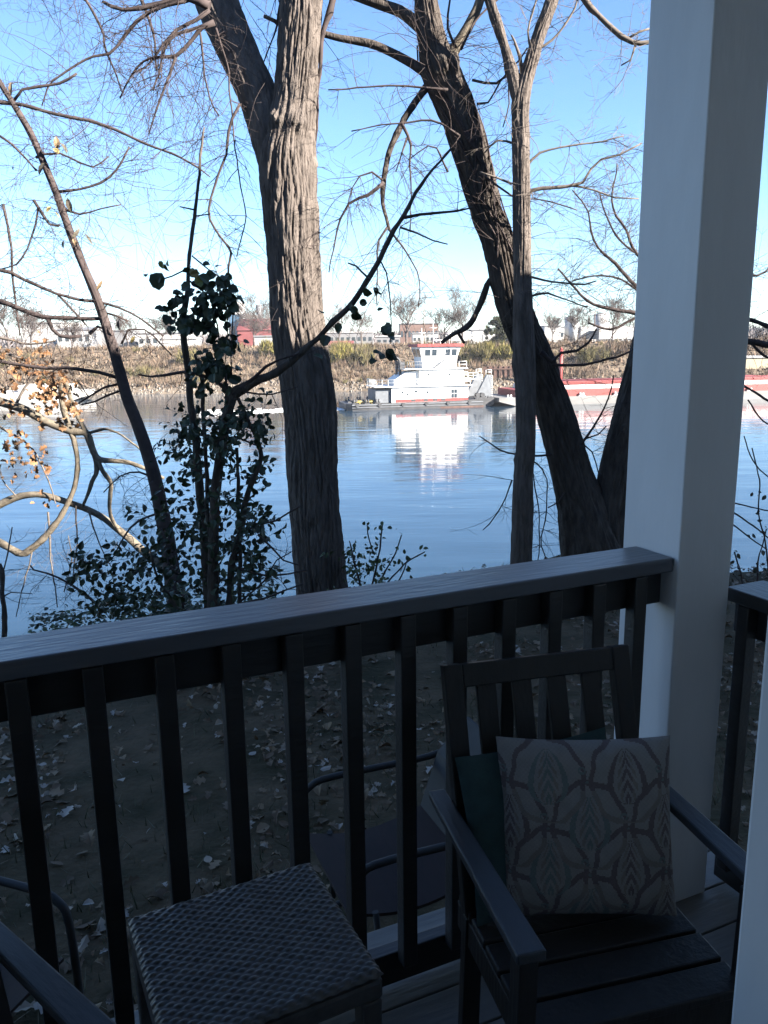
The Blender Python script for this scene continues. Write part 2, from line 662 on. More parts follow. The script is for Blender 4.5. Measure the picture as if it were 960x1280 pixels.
def pillow_mesh(w, h, t, N, colf):
    """A plump square cushion in its own x-z plane, seam all round."""
    mb = MB()
    for sgn in (-1, 1):
        i0 = len(mb.v)
        for j in range(N + 1):
            for i in range(N + 1):
                u, v = i / N * 2 - 1, j / N * 2 - 1
                pin = 1 - .05 * (1 - v * v) * abs(u) ** 6
                pin2 = 1 - .05 * (1 - u * u) * abs(v) ** 6
                prof = max(0, (1 - abs(u) ** 3.2)) ** .5 * max(0, (1 - abs(v) ** 3.2)) ** .5
                wr = .006 * noise.noise(Vector((u * 2.3, v * 2.3, 4 + sgn))) + .003 * noise.noise(Vector((u * 6, v * 6, 2)))
                mb.v.append((u * w / 2 * pin, sgn * (t / 2 * prof + wr * prof), v * h / 2 * pin2))
        for j in range(N):
            for i in range(N):
                a = i0 + j * (N + 1) + i
                q = (a, a + 1, a + N + 2, a + N + 1)
                mb.f.append(q if sgn < 0 else tuple(reversed(q)))
                mb.c.append(colf((i + .5) / N, (j + .5) / N) if colf else None)
                mb.sm.append(True)
    return mb


def ogee(u, v):
    """Woven damask: teardrop medallions inside scrolled ogee frames on a grey ground."""
    ground = (.22, .205, .195)
    plum, teal, tan = (.125, .1, .098), (.135, .155, .148), (.178, .155, .14)
    best = ground
    P, Q = .44, .40
    for row in range(-1, 4):
        for colm in range(-1, 4):
            cx = colm * P + (row % 2) * P / 2 + .05
            cy = row * Q * .62 + .06
            dx, dy = (u - cx), (v - cy)
            if abs(dx) > P * .6 or abs(dy) > Q * .62:
                continue
            tint = teal if (row + colm) % 2 else plum
            # teardrop
            yy = dy / .15
            wdt = .105 * math.sqrt(max(0, 1 - yy * yy)) * (1 - .38 * yy)
            if abs(yy) < 1:
                k = abs(dx) / max(wdt, 1e-4)
                if .72 < k < 1.02:
                    best = tint
                elif k < .5 and abs(math.sin(k * 9 + yy * 7)) > .62:
                    best = tint if k < .25 else tan
            # scrolled frame
            rr = math.hypot(dx / .2, (dy + .02) / .235)
            wob = .03 * math.sin(math.atan2(dy, dx) * 8)
            if .93 + wob < rr < 1.06 + wob:
                best = plum if dy > -.08 else tan
            # little curls and buds
            for bx, by, br in ((0, .235, .026), (.19, .03, .022)):
                q = math.hypot(dx - bx, dy - by)
                if br * .5 < q < br:
                    best = teal if by > 0 else plum
    g = .06 * math.sin(u * 700) * math.sin(v * 700)
    return tuple(max(0, c * (1 + g)) for c in best)


MT['damask'] = new_mat('patterned_cushion_cloth', (.3, .29, .28), .92, .12, 40, .25, 500, attr=True, spec=.15)


def cushion(name, label, lx, ly, lz, tilt, turn, mb, mat):
    o = mb.build(name, mat)
    base = Matrix.Translation((.454, 1.195, 0)) @ Matrix.Rotation(math.radians(14), 4, 'Z')
    o.matrix_world = base @ Matrix.Translation((lx, ly, lz)) @ Matrix.Rotation(turn, 4, 'Z') @ Matrix.Rotation(-tilt, 4, 'X')
    return tag(o, label, 'cushion', 'cushions on the porch chair')


cushion('cushion', 'grey cushion with plum and teal scroll pattern leaning on the chair back', .03, .30, .595, math.radians(17), math.radians(-15),
        pillow_mesh(.365, .365, .11, 150, ogee), MT['damask'])
cushion('cushion', 'plain teal cushion tucked behind the patterned one', -.035, .36, .575, math.radians(19), math.radians(6),
        pillow_mesh(.37, .34, .06, 40, None), MT['teal'])
# ------------------------------------------------------------------ towboat
HEAD = math.radians(13)
TB = at(431, 508.5, 122.0)
TB.z = WATER
tug = thing('towboat', 'white towboat with red trimmed wheelhouse pushing barges upriver', 'towboat', TB, HEAD)


def loft(mb, sections):
    """sections: list of point rings, joined in order, ends capped."""
    n = len(sections[0])
    i0 = len(mb.v)
    for s in sections:
        mb.v += [tuple(p) for p in s]
    for k in range(len(sections) - 1):
        for j in range(n):
            a, b = i0 + k * n + j, i0 + k * n + (j + 1) % n
            mb.f.append((a, b, b + n, a + n))
            mb.c.append(None)
            mb.sm.append(False)
    mb.f.append(tuple(i0 + j for j in reversed(range(n))))
    mb.f.append(tuple(i0 + (len(sections) - 1) * n + j for j in range(n)))
    mb.c += [None, None]
    mb.sm += [False, False]


B2 = 3.7
mb = MB()
sec = []
for L, hw, zb, zd in ((-.4, 2.9, .25, .95), (.5, 3.5, -.6, .95), (3, B2, -.8, .9), (12, B2, -.8, .92), (18, B2, -.8, 1.05), (21, B2, -.3, 1.25), (22.6, B2, .35, 1.45)):
    sec.append([(L, -hw, zb), (L, hw, zb), (L, hw, zd), (L, -hw, zd)])
loft(mb, sec)
mb.build('hull', MT['hull_black'], tug)
mb = MB()
for z, t in ((.72, .14), (.35, .1)):
    mb.box(.4, 20.8, -B2 - .09, -B2 + .02, z, z + t)
    mb.box(.4, 20.8, B2 - .02, B2 + .09, z, z + t)
mb.build('rub_rail', MT['steel_grey'], tug)
mb = MB()
mb.box(14.0, 20.9, -B2 - .012, -B2 + .05, -.05, .2)
mb.build('boot_stripe', MT['rust'], tug)
for L in (1.2, 4.6, 8.2, 11.8, 15.2, 18.6):
    mb = MB()
    mb.tube([(L, -B2 - .2, .72), (L, -B2 - .02, .72)], [.27, .27], 12)
    mb.build('fender', MT['hull_black'], tug)
# stern deck clutter
for k in range(26):
    mb = MB()
    L, y = rng.uniform(.6, 4.3), rng.uniform(-3.0, 2.6)
    h = rng.uniform(.08, .5)
    mb.hexa([(L - .3, y - .25, .94), (L + .35, y - .3, .94), (L + .3, y + .3, .94), (L - .25, y + .2, .94)],
            [(L - .2, y - .2, .94 + h), (L + .2, y - .2, .94 + h * .8), (L + .2, y + .2, .94 + h), (L - .2, y + .1, .94 + h)])
    mb.build('deck_crate', MT['hull_black'], tug)
for k in range(9):
    mb = MB()
    L, y = rng.uniform(1.2, 4.4), rng.uniform(-3.1, 0)
    a = [Vector((L + .38 * math.cos(t * .6), y + .3 * math.sin(t * .6), .97 + .03 * t)) for t in range(14)]
    mb.tube(a, [.07] * len(a), 5)
    mb.build('rope_coil', MT['yellow_gear'], tug)
for L in (.8, 2.6, 4.2, 19.6, 21.4):
    for dy in (-3.2, 3.2):
        mb = MB()
        mb.tube([(L, dy, .9), (L, dy, 1.6)], [.13, .13], 8)
        mb.tube([(L + .4, dy, .9), (L + .4, dy, 1.6)], [.13, .13], 8)
        mb.box(L - .2, L + .6, dy - .15, dy + .15, .92, 1.06)
        mb.build('bollard', MT['hull_black'], tug)
# main deckhouse
D1 = 3.05
mb = MB()
mb.box(6.6, 18.6, -D1, D1, .95, 3.25)
mb.build('deckhouse', MT['white_steel'], tug)
mb = MB()
mb.box(7.2, 18.62, -D1 - .02, D1 + .02, .98, 1.42)
mb.build('red_stripe', MT['red_steel'], tug)
mb = MB()
mb.box(4.2, 6.59, -2.7, 2.7, .95, 2.9)
mb.build('aft_house', MT['steel_grey'], tug)
mb = MB()
mb.box(4.0, 19.1, -D1 - .35, D1 + .35, 3.255, 3.36)
mb.build('upper_deck', MT['white_steel'], tug)
# second tier
mb = MB()
mb.box(11.0, 18.0, -2.6, 2.6, 3.365, 5.75)
mb.build('cabin', MT['white_steel'], tug)
mb = MB()
loft(mb, [[(7.3, -2.2, 3.365), (7.3, 2.2, 3.365), (7.3, 2.2, 4.3), (7.3, -2.2, 4.3)],
          [(9.0, -2.2, 3.365), (9.0, 2.2, 3.365), (9.0, 2.2, 5.35), (9.0, -2.2, 5.35)],
          [(10.99, -2.2, 3.365), (10.99, 2.2, 3.365), (10.99, 2.2, 5.6), (10.99, -2.2, 5.6)]])
mb.build('engine_casing', MT['white_steel'], tug)
mb = MB()
mb.box(8.6, 18.6, -2.95, 2.95, 5.755, 5.87)
mb.build('bridge_deck', MT['white_steel'], tug)
# wheelhouse, flaring upwards
mb = MB()
loft(mb, [[(11.6, -2.1, 5.875), (17.0, -2.1, 5.875), (17.0, 2.1, 5.875), (11.6, 2.1, 5.875)],
          [(11.5, -2.15, 7.4), (17.1, -2.15, 7.4), (17.1, 2.15, 7.4), (11.5, 2.15, 7.4)],
          [(11.1, -2.45, 9.05), (17.6, -2.45, 9.05), (17.6, 2.45, 9.05), (11.1, 2.45, 9.05)]])
wh = mb.build('wheelhouse', MT['white_steel'], tug)


def wall_y(z):
    return -2.15 - (z - 7.4) / 1.65 * .30 - .015


def wall_x(z):
    return 11.5 - (z - 7.4) / 1.65 * .4 - .015


for a, b_ in ((12.0, 12.85), (13.1, 13.85), (15.2, 15.95), (16.2, 17.0)):
    mb = MB()
    mb.hexa([(a, wall_y(7.75) - .01, 7.75), (b_, wall_y(7.75) - .01, 7.75), (b_, wall_y(7.75) + .1, 7.75), (a, wall_y(7.75) + .1, 7.75)],
            [(a, wall_y(8.7) - .01, 8.7), (b_, wall_y(8.7) - .01, 8.7), (b_, wall_y(8.7) + .1, 8.7), (a, wall_y(8.7) + .1, 8.7)])
    mb.build('window', MT['win'], tug)
for a, b_ in ((-2.0, -.2), (.1, 2.0)):
    mb = MB()
    mb.hexa([(wall_x(7.6) - .01, a, 7.6), (wall_x(7.6) + .1, a, 7.6), (wall_x(7.6) + .1, b_, 7.6), (wall_x(7.6) - .01, b_, 7.6)],
            [(wall_x(8.75) - .01, a, 8.75), (wall_x(8.75) + .1, a, 8.75), (wall_x(8.75) + .1, b_, 8.75), (wall_x(8.75) - .01, b_, 8.75)])
    mb.build('window', MT['win'], tug)
mb = MB()
mb.box(10.7, 18.0, -2.75, 2.75, 9.055, 9.5)
rf = mb.build('roof', MT['red_steel'], tug, bevel=.05)
for L, y, h in ((12.4, 1, 2.4), (13.6, -1.2, 3.4), (14.6, .6, 1.4), (16.4, -.4, 2.2), (11.8, -1.8, 1.2), (17.4, 1.5, 1.6)):
    mb = MB()
    mb.tube([(L, y, 9.5), (L, y, 9.5 + h)], [.07, .045], 6)
    if h > 2:
        mb.tube([(L - .6, y, 9.5 + h * .7), (L + .6, y, 9.5 + h * .7)], [.05, .05], 5)
    mb.build('mast', MT['white_steel'], rf)
mb = MB()
mb.box(14.2, 16.0, -.1, .1, 9.95, 10.15)
mb.tube([(15.1, 0, 9.5), (15.1, 0, 9.95)], [.09, .09], 6)
mb.build('radar', MT['white_steel'], rf)
# doors and portholes on the side
for L, z0, z1, w in ((15.9, 1.45, 2.75, .95), (12.0, 2.2, 2.55, .3), (8.9, 2.0, 2.3, .26), (10.1, 2.35, 2.65, .5), (8.1, 2.3, 2.6, .3)):
    mb = MB()
    if w > .9:
        for q in range(2):
            for p_ in range(2):
                mb.box(L + q * .5, L + q * .5 + .44, -D1 - .02, -D1 + .03, z0 + p_ * .68, z0 + p_ * .68 + .6)
    else:
        mb.box(L, L + w, -D1 - .02, -D1 + .03, z0, z1)
    mb.build('window' if w < .9 else 'door', MT['win'], tug)
for L in (9.6, 11.5, 13.0, 14.3):
    mb = MB()
    mb.box(L, L + .7, -D1 - .03, -D1 + .02, 1.05, 1.4)
    mb.build('vent', MT['hull_black'], tug)
for L in (12.3, 15.6):
    mb = MB()
    mb.box(L, L + .3, -2.62, -2.55, 4.8, 5.1)
    mb.build('window', MT['win'], tug)
# exhaust pipes
for y in (-1.1, 1.1):
    mb = MB()
    P, R = smooth([(8.4, y, 4.6), (8.4, y, 6.6), (8.1, y, 7.4), (7.4, y, 7.6)], [.2, .2, .2, .2], .25)
    mb.tube(P, R, 8)
    mb.build('exhaust_pipe', MT['hull_black'], tug)


def railing(mb, pts, h, step=.9):
    for a, b_ in zip(pts, pts[1:]):
        a, b_ = Vector(a), Vector(b_)
        n = max(1, int((b_ - a).length / step))
        for k in range(n + 1):
            p = a.lerp(b_, k / n)
            mb.tube([p, p + Vector((0, 0, h))], [.04, .04], 4)
        for z in (h, h * .55):
            mb.tube([a + Vector((0, 0, z)), b_ + Vector((0, 0, z))], [.04, .04], 4)


mb = MB()
railing(mb, [(18.9, -3.2, 3.36), (4.2, -3.2, 3.36), (4.2, 3.2, 3.36)], 1.0)
railing(mb, [(18.4, -2.8, 5.87), (17.2, -2.8, 5.87)], 1.0)
mb.build('deck_railing', MT['white_steel'], tug)
mb = MB()
railing(mb, [(11.4, -2.8, 5.87), (8.7, -2.8, 5.87), (8.7, 2.8, 5.87)], 1.05, .35)
mb.build('stern_railing', MT['steel_grey'], tug)
mb = MB()
for k in range(9):
    t = k / 8
    mb.box(13.2 + t * 2.0, 13.5 + t * 2.0, -2.9, -2.3, 5.9 + t * 1.35, 5.94 + t * 1.35)
mb.tube([(13.2, -2.9, 5.9), (15.3, -2.9, 7.35)], [.05, .05], 4)
mb.tube([(13.2, -2.9, 6.8), (15.3, -2.9, 8.2)], [.035, .035], 4)
mb.build('stair', MT['steel_grey'], tug)
# front landing and pushing knees
mb = MB()
railing(mb, [(18.1, -2.4, 4.2), (20.4, -2.4, 4.2)], .9, .6)
railing(mb, [(18.1, 2.4, 4.2), (20.4, 2.4, 4.2)], .9, .6)
mb.box(18.1, 20.5, -2.5, 2.5, 4.1, 4.18)
mb.build('foredeck_walkway', MT['white_steel'], tug)
for y in (-2.6, 1.9):
    mb = MB()
    mb.hexa([(19.9, y, 1.2), (22.5, y, 1.45), (22.5, y + .7, 1.45), (19.9, y + .7, 1.2)],
            [(21.8, y, 4.75), (22.55, y, 4.75), (22.55, y + .7, 4.75), (21.8, y + .7, 4.75)])
    kn = mb.build('push_knee', MT['steel_grey'], tug)
    mb = MB()
    for k in range(11):
        mb.box(22.56, 22.72, y - .04, y + .74, 1.5 + k * .3, 1.62 + k * .3)
    railing(mb, [(21.6, y, 4.75), (22.5, y, 4.75)], .75, .45)
    mb.build('ladder', MT['white_steel'], kn)
for L, y in ((20.1, -3.0), (20.9, -2.9), (21.4, -.5)):
    mb = MB()
    mb.tube([(L, y - .4, 1.75), (L, y + .4, 1.75)], [.35, .35], 10)
    mb.box(L - .45, L + .45, y - .5, y + .5, 1.2, 1.42)
    mb.build('winch', MT['hull_black'], tug)


# ------------------------------------------------------------------ barges ahead of the towboat
def barge(name, label, L0, Ln, cover, stern_rake):
    root = thing(name, label, 'barge', TB + Vector((math.cos(HEAD), math.sin(HEAD), 0)) * L0, HEAD, 'barges pushed by the towboat')
    hw = 5.0
    mb = MB()
    r = 5.5 if stern_rake else .3
    loft(mb, [[(0, -hw, .75), (0, hw, .75), (0, hw, 1.35), (0, -hw, 1.35)],
              [(r * .5, -hw, .05), (r * .5, hw, .05), (r * .5, hw, 1.3), (r * .5, -hw, 1.3)],
              [(r, -hw, -.9), (r, hw, -.9), (r, hw, 1.25), (r, -hw, 1.25)],
              [(Ln - 6, -hw, -.9), (Ln - 6, hw, -.9), (Ln - 6, hw, 1.25), (Ln - 6, -hw, 1.25)],
              [(Ln, -hw, .4), (Ln, hw, .4), (Ln, hw, 1.45), (Ln, -hw, 1.45)]])
    mb.build('hull', MT['hull_grey'], root)
    mb = MB()
    mb.box(3.4 if stern_rake else 1, Ln - 5, -hw + .55, hw - .55, 1.255, 2.35)
    mb.build('hopper_side', MT['red_band'], root)
    mb = MB()
    mb.box(6.0 if stern_rake else 1.5, Ln - 5.5, -hw + .75, hw - .75, 2.355, 2.95)
    mb.build('white_coaming', MT['white_steel'], root)
    if cover:
        k = 7.0
        while k < Ln - 11:
            mb = MB()
            sec = []
            for x in (k, k + 4.6):
                sec.append([(x, -4.1, 2.955), (x, 4.1, 2.955), (x, 3.6, 3.5), (x, -3.6, 3.5)])
            loft(mb, sec)
            mb.box(k + .1, k + 4.5, -4.16, -4.1, 3.0, 3.12)
            mb.build('hatch_cover', MT['red_band'], root)
            k += 4.75
    for x in np.arange(1.5, Ln - 1, 6.0):
        mb = MB()
        mb.tube([(x, -hw + .3, 1.2), (x, -hw + .3, 1.75)], [.15, .15], 7)
        mb.tube([(x + .5, -hw + .3, 1.2), (x + .5, -hw + .3, 1.75)], [.15, .15], 7)
        mb.box(x - .3, x + .8, -hw + .1, -hw + .5, 1.2, 1.33)
        mb.build('bitts', MT['white_steel'], root)
    mb = MB()
    railing(mb, [(8, -hw + .62, 2.36), (Ln - 7, -hw + .62, 2.36)], 1.35, 3.2)
    mb.build('side_rail', MT['red_band'], root)
    return root


barge('barge', 'grey sided barge with red and white coaming just ahead of the towboat', 22.9, 59, True, True)
barge('barge', 'barge with red covers seen past the white column at the right edge', 82.6, 59, True, False)

# low pale barge moored across the river, far left
pale = thing('moored_barge', 'low pale flat barge moored along the far left shore', 'barge', Vector((-95, 152, WATER)), math.radians(4))
mb = MB()
loft(mb, [[(0, -4, .6), (0, 4, .6), (0, 4, 1.6), (0, -4, 1.6)], [(3, -4, -.6), (3, 4, -.6), (3, 4, 1.6), (3, -4, 1.6)],
          [(35, -4, -.6), (35, 4, -.6), (35, 4, 1.7), (35, -4, 1.7)], [(39, -4, .7), (39, 4, .7), (39, 4, 1.75), (39, -4, 1.75)]])
mb.build('hull', MT['concrete'], pale)
mb = MB()
mb.box(4, 20, -3.2, 3.2, 1.65, 3.2)
mb.box(27, 36, -3.3, 3.3, 1.72, 2.9)
mb.build('deck_load', MT['concrete'], pale)

# wake
mb = MB()
for k in range(800):
    t = rng.random() ** .8
    L = -t * 22 + .3
    y = rng.gauss(0, .9 + 1.9 * t) + .4
    s = rng.uniform(.15, .58) * (1.1 - .5 * t)
    p = TB + Vector((math.cos(HEAD) * L - math.sin(HEAD) * y, math.sin(HEAD) * L + math.cos(HEAD) * y, 0))
    ring = [(p.x + math.cos(a) * s * rng.uniform(.7, 1.9), p.y + math.sin(a) * s * rng.uniform(.5, 1), WATER - .02) for a in (0, 1.05, 2.1, 3.14, 4.2, 5.2)]
    h = rng.uniform(.03, .12) * (1.1 - .7 * t)
    tip = (p.x, p.y, WATER + h)
    for j in range(6):
        mb.face([ring[j], ring[(j + 1) % 6], tip])
tag(mb.build('wake_foam', MT['foam']), kind='stuff')

# ------------------------------------------------------------------ far bank
def farp(px, Y, z=None):
    p = at(px, 436, Y)
    p.z = far_z(p.y, p.x) if z is None else z
    return p


mb = MB()
for k in range(7500):
    x = rng.uniform(-140, 170)
    y = 165.2 + rng.random() * 7.6
    z = far_z(y, x)
    if z < WATER - .5:
        continue
    s = rng.uniform(.12, .42)
    g = rng.uniform(.8, 1.12)
    col = (.17 * g, .145 * g, .12 * g)
    t = rng.random() * 6.3
    b4 = [(x + math.cos(t + a) * s * rng.uniform(.7, 1.2), y + math.sin(t + a) * s * rng.uniform(.7, 1.2), z - .15) for a in (0, 1.57, 3.14, 4.7)]
    t4 = [(x + math.cos(t + a) * s * .55, y + math.sin(t + a) * s * .55, z + s * rng.uniform(.5, .9)) for a in (.3, 1.8, 3.4, 5.0)]
    mb.hexa(b4, t4, col)
tag(mb.build('shore_rocks', MT['rock']), kind='stuff')


def sprig(mb, p, h, n, spread, cols, w=.09):
    """A clump of thin upright stems and leafy bits."""
    for k in range(n):
        a = rng.random() * 6.283
        d = Vector((math.cos(a) * rng.random() * spread, math.sin(a) * rng.random() * spread, rng.uniform(.45, 1))) * h
        q = p + Vector((rng.gauss(0, .25) * h * spread, rng.gauss(0, .25) * h * spread, rng.uniform(0, .35) * h))
        e = q + d * rng.uniform(.5, 1)
        s = Vector((rng.uniform(-1, 1), rng.uniform(-1, 1), rng.uniform(-.3, .3))).normalized() * w * rng.uniform(.5, 1.6)
        mb.face([q - s * .5, q + s * .5, e], rng.choice(cols))


BROWN = [(0.202, 0.138, 0.099), (0.159, 0.115, 0.085), (0.125, 0.089, 0.067), (0.187, 0.142, 0.097), (0.103, 0.076, 0.058), (0.147, 0.115, 0.081), (0.089, 0.071, 0.049)]
OLIVE = [(0.109, 0.097, 0.043), (0.088, 0.080, 0.038), (0.125, 0.104, 0.050), (0.134, 0.109, 0.050)]
mb = MB()
for k in range(1500):
    x = rng.uniform(-135, 165)
    y = rng.uniform(171.5, 193)
    c = noise.noise(Vector((x * .07, y * .1, 9)))
    if c < -.35 and rng.random() < .7:
        continue
    p = Vector((x, y, far_z(y, x) - .1))
    cols = BROWN if noise.noise(Vector((x * .09, y * .15, 2))) < .22 else OLIVE
    sprig(mb, p, rng.uniform(.9, 2.3) * (1.1 + c), 60, .8, cols, .085)
for k in range(26000):
    x = rng.uniform(-140, 170)
    y = rng.uniform(170.5, 200)
    p = Vector((x, y, far_z(y, x)))
    e = p + Vector((rng.gauss(0, .3), rng.gauss(0, .3), rng.uniform(.3, 1.0)))
    s = Vector((rng.uniform(-.2, .2), rng.uniform(-.2, .2), 0))
    mb.face([p - s, p + s, e], rng.choice(BROWN))
tag(mb.build('brush_thicket', MT['brush']), kind='stuff')

YEL = [(0.167, 0.146, 0.040), (0.137, 0.123, 0.036), (0.185, 0.158, 0.053), (0.114, 0.102, 0.036), (0.158, 0.119, 0.048)]
GRN = [(0.044, 0.049, 0.026), (0.058, 0.062, 0.035), (0.035, 0.040, 0.024), (0.070, 0.070, 0.040)]
for px, py, Y, h, w, cols, lab in (
        (338, 452, 186, 4.6, .75, YEL, 'yellow green shrub on the far bank just left of the thick forked trunk'),
        (424, 462, 183, 5.0, .85, YEL, 'yellow green shrub on the far bank just right of the thick forked trunk'),
        (452, 468, 181, 4.4, .8, OLIVE, 'olive brown shrub on the far bank behind the towboat stern'),
        (592, 466, 182, 5.6, .8, OLIVE, 'tall olive shrub on the far bank right of the wheelhouse'),
        (612, 462, 184, 4.2, .8, YEL, 'yellow shrub above the left end of the rusty sheet piling'),
        (632, 464, 183, 4.4, .8, YEL, 'bright yellow shrub above the middle of the rusty sheet piling'),
        (232, 462, 183, 4.0, .9, OLIVE, 'olive shrub on the far bank behind the ivy clump'),
        (735, 470, 181, 4.6, .9, OLIVE, 'wide olive brown shrub on the far bank above the red barge'),
        (770, 462, 184, 4.6, .8, BROWN, 'brown shrub on the far bank beside the white column')):
    p = farp(px, Y)
    mb = MB()
    for k in range(16):
        q = Vector((rng.gauss(0, .33) * h * w, rng.gauss(0, .3) * h * w, rng.uniform(-.1, .45) * h))
        sprig(mb, q, h * .55, 60, .7, cols, .16)
    o = mb.build('shrub', MT['brush'])
    o.location = p
    tag(o, lab, 'shrub', 'shrubs on the far bank')


def branchy(mb, p, d, L, r, lev, sides=4, spread=.62, up=.25, seg=5, minr=.012, kids=(3, 5)):
    pts, rad = [p], [r]
    q, dd = p.copy(), d.normalized()
    for k in range(seg):
        dd = (dd + Vector((rng.gauss(0, .14), rng.gauss(0, .14), rng.gauss(0, .1) + up * .12))).normalized()
        q = q + dd * (L / seg)
        pts.append(q.copy())
        rad.append(max(minr, r * (1 - .72 * (k + 1) / seg)))
    mb.tube(pts, rad, sides, cap=False)
    if lev <= 0:
        return
    n = rng.randint(*kids)
    for k in range(n):
        t = rng.uniform(.3, 1.0)
        i = min(seg, max(1, int(round(t * seg))))
        side = Vector((rng.gauss(0, 1), rng.gauss(0, 1), rng.gauss(0, .6))).normalized()
        nd = (pts[i] - pts[i - 1]).normalized() * (1 - spread) + side * spread + Vector((0, 0, up))
        branchy(mb, pts[i], nd, L * rng.uniform(.45, .72), max(minr, rad[i] * .62), lev - 1, max(3, sides - 1), spread, up, seg, minr, kids)


def bare_tree(label, p, h, spread=.55, lev=4, mat='twig_far', minr=.026):
    t = thing('bare_tree', label, 'tree', p, 0, 'bare trees across the river')
    mb = MB()
    P, R = smooth([(0, 0, -.3), (rng.gauss(0, .1), rng.gauss(0, .1), h * .2), (rng.gauss(0, .25), rng.gauss(0, .2), h * .42)], [h * .022, h * .018, h * .014], h * .06)
    mb.tube(P, R, 7)
    mb.build('trunk', MT[mat], t)
    mb = MB()
    for k in range(9):
        i = rng.randint(len(P) // 2, len(P) - 1)
        a = rng.random() * 6.28
        d = Vector((math.cos(a) * spread, math.sin(a) * spread, rng.uniform(.35, 1)))
        branchy(mb, P[i], d, h * rng.uniform(.32, .58), h * .0085, lev - 1, 4, .55, .28, 5, minr, (4, 6))
    mb.build('crown', MT[mat], t)
    return t


for px, Y, h, lab in (
        (508, 196, 13.5, 'wide bare tree across the river behind the left end of the towboat wheelhouse'),
        (578, 205, 12.0, 'slim bare tree across the river right of the wheelhouse mast'),
        (555, 215, 10.5, 'low bare tree across the river above the wheelhouse roof'),
        (330, 230, 13.0, 'bare tree behind the red gabled building left of the thick trunk'),
        (452, 240, 10.0, 'hazy bare tree behind the long red roof'),
        (12, 190, 13.5, 'bare tree across the river at the left edge of the photo'),
        (40, 200, 11.0, 'bare tree in front of the left white warehouse'),
        (318, 214, 9.5, 'bare tree in front of the red gabled building'),
        (424, 214, 8.5, 'bare tree in front of the long red roof'),
        (90, 212, 8.0, 'bare tree in front of the grey roofed white warehouse'),
        (205, 212, 8.0, 'bare tree by the utility pole left of the ivy clump'),
        (645, 225, 10.5, 'bare tree across the river right of the evergreen tree'),
        (722, 210, 8.5, 'bare tree in front of the white storage tanks'),
        (765, 200, 9.5, 'bare tree across the river beside the white column'),
        (160, 235, 9.0, 'bare tree behind the dark leaning sapling'),
        (690, 235, 8.0, 'bare tree left of the white storage tanks')):
    bare_tree(lab, farp(px, Y), h)

ev = thing('evergreen_tree', 'round dark evergreen tree standing on top of the far bank', 'tree', farp(622, 193))
mb = MB()
mb.tube([(0, 0, -.3), (.1, 0, 2.4), (0, .1, 5)], [.3, .24, .1], 7)
mb.build('trunk', MT['twig_far'], ev)
mb = MB()
for k in range(120):
    a, rr = rng.random() * 6.28, rng.random() ** .5
    z = rng.uniform(.4, 6.3)
    w = 3.9 * (1 - abs(z - 3.0) / 4.4) * rr
    q = Vector((math.cos(a) * w, math.sin(a) * w, z - .5))
    sprig(mb, q, 1.1, 45, .9, GRN, .2)
mb.build('crown', MT['brush'], ev)


# buildings beyond the bank
def shed(label, px0, px1, py0, Y, dpt, mat, roofmat, cat='building', roofh=.0, name='warehouse', wins=0, winmat='win', base=-.5, group='buildings across the river'):
    a, b_ = at(px0, py0, Y), at(px1, py0, Y)
    w = b_.x - a.x
    zt = (a.z + b_.z) / 2
    zg = far_z(Y, a.x)
    t = thing(name, label, cat, Vector((a.x, Y, zg)), 0, group)
    h = zt - zg
    mb = MB()
    mb.box(0, w, 0, dpt, base, h - roofh)
    mb.build('wall', MT[mat], t)
    mb = MB()
    if roofh > 0:
        e = .3
        loft(mb, [[(-e, -e, h - roofh + .01), (-e, dpt + e, h - roofh + .01), (-e, dpt / 2, h)], [(w + e, -e, h - roofh + .01), (w + e, dpt + e, h - roofh + .01), (w + e, dpt / 2, h)]])
    else:
        mb.box(-.25, w + .25, -.25, dpt + .25, h + .01, h + .35)
    mb.build('roof', MT[roofmat], t)
    for k in range(wins):
        x = w * (k + .5) / wins
        mb = MB()
        mb.box(x - w / wins * .28, x + w / wins * .28, -.06, .03, h * .35, h * .65)
        mb.build('window', MT[winmat], t)
    return t


shed('long white warehouse far left across the river', 26, 76, 404, 250, 20, 'white_wall', 'white_wall', wins=0)
shed('white warehouse with a grey roof right of the long one', 70, 112, 408, 236, 16, 'white_wall', 'grey_wall', roofh=1.0, wins=5)
shed('low grey shed behind the dark leaning sapling', 112, 158, 414, 245, 14, 'grey_wall', 'grey_wall')
shed('low white shed left of the ivy clump', 172, 232, 417, 240, 14, 'white_wall', 'grey_wall', wins=7)
shed('pale low dock shed behind the ivy clump', 200, 246, 424, 215, 6, 'white_wall', 'white_wall')
t = shed('tall block with blue glass front left of the thick trunk', 285, 303, 393, 262, 12, 'blue_glass', 'white_wall', name='office_block', wins=4)
mb = MB()
mb.box(1.0, 4.2, 1, 8, 10.4, 14.0)
mb.build('rooftop_block', MT['white_wall'], t)
t = shed('white block beside the blue glass block', 303.5, 320, 395, 258, 12, 'white_wall', 'grey_wall', name='office_block')
mb = MB()
mb.tube([(4.6, 4, 8), (4.6, 4, 13.0)], [1.0, 1.0], 10)
mb.build('chimney', MT['grey_wall'], t)
t = shed('red gabled metal building left of the thick forked trunk', 296, 352, 397, 228, 16, 'red_wall', 'red_wall', roofh=3.4, name='metal_building', wins=0)
mb = MB()
mb.box(8.0, 11.6, -.3, .05, 1.2, 2.4)
mb.build('doorway', MT['hull_black'], t)
t = shed('long low building with red roof right of the thick trunk', 396, 440, 426, 222, 9, 'red_wall', 'red_wall', roofh=1.2, name='metal_building', wins=0)
shed('pale grey warehouse above the long red roof', 404, 466, 416, 252, 16, 'grey_wall', 'white_wall', wins=9)
shed('brick mill building above the towboat wheelhouse', 500, 548, 405, 300, 18, 'brick', 'grey_wall', wins=10)
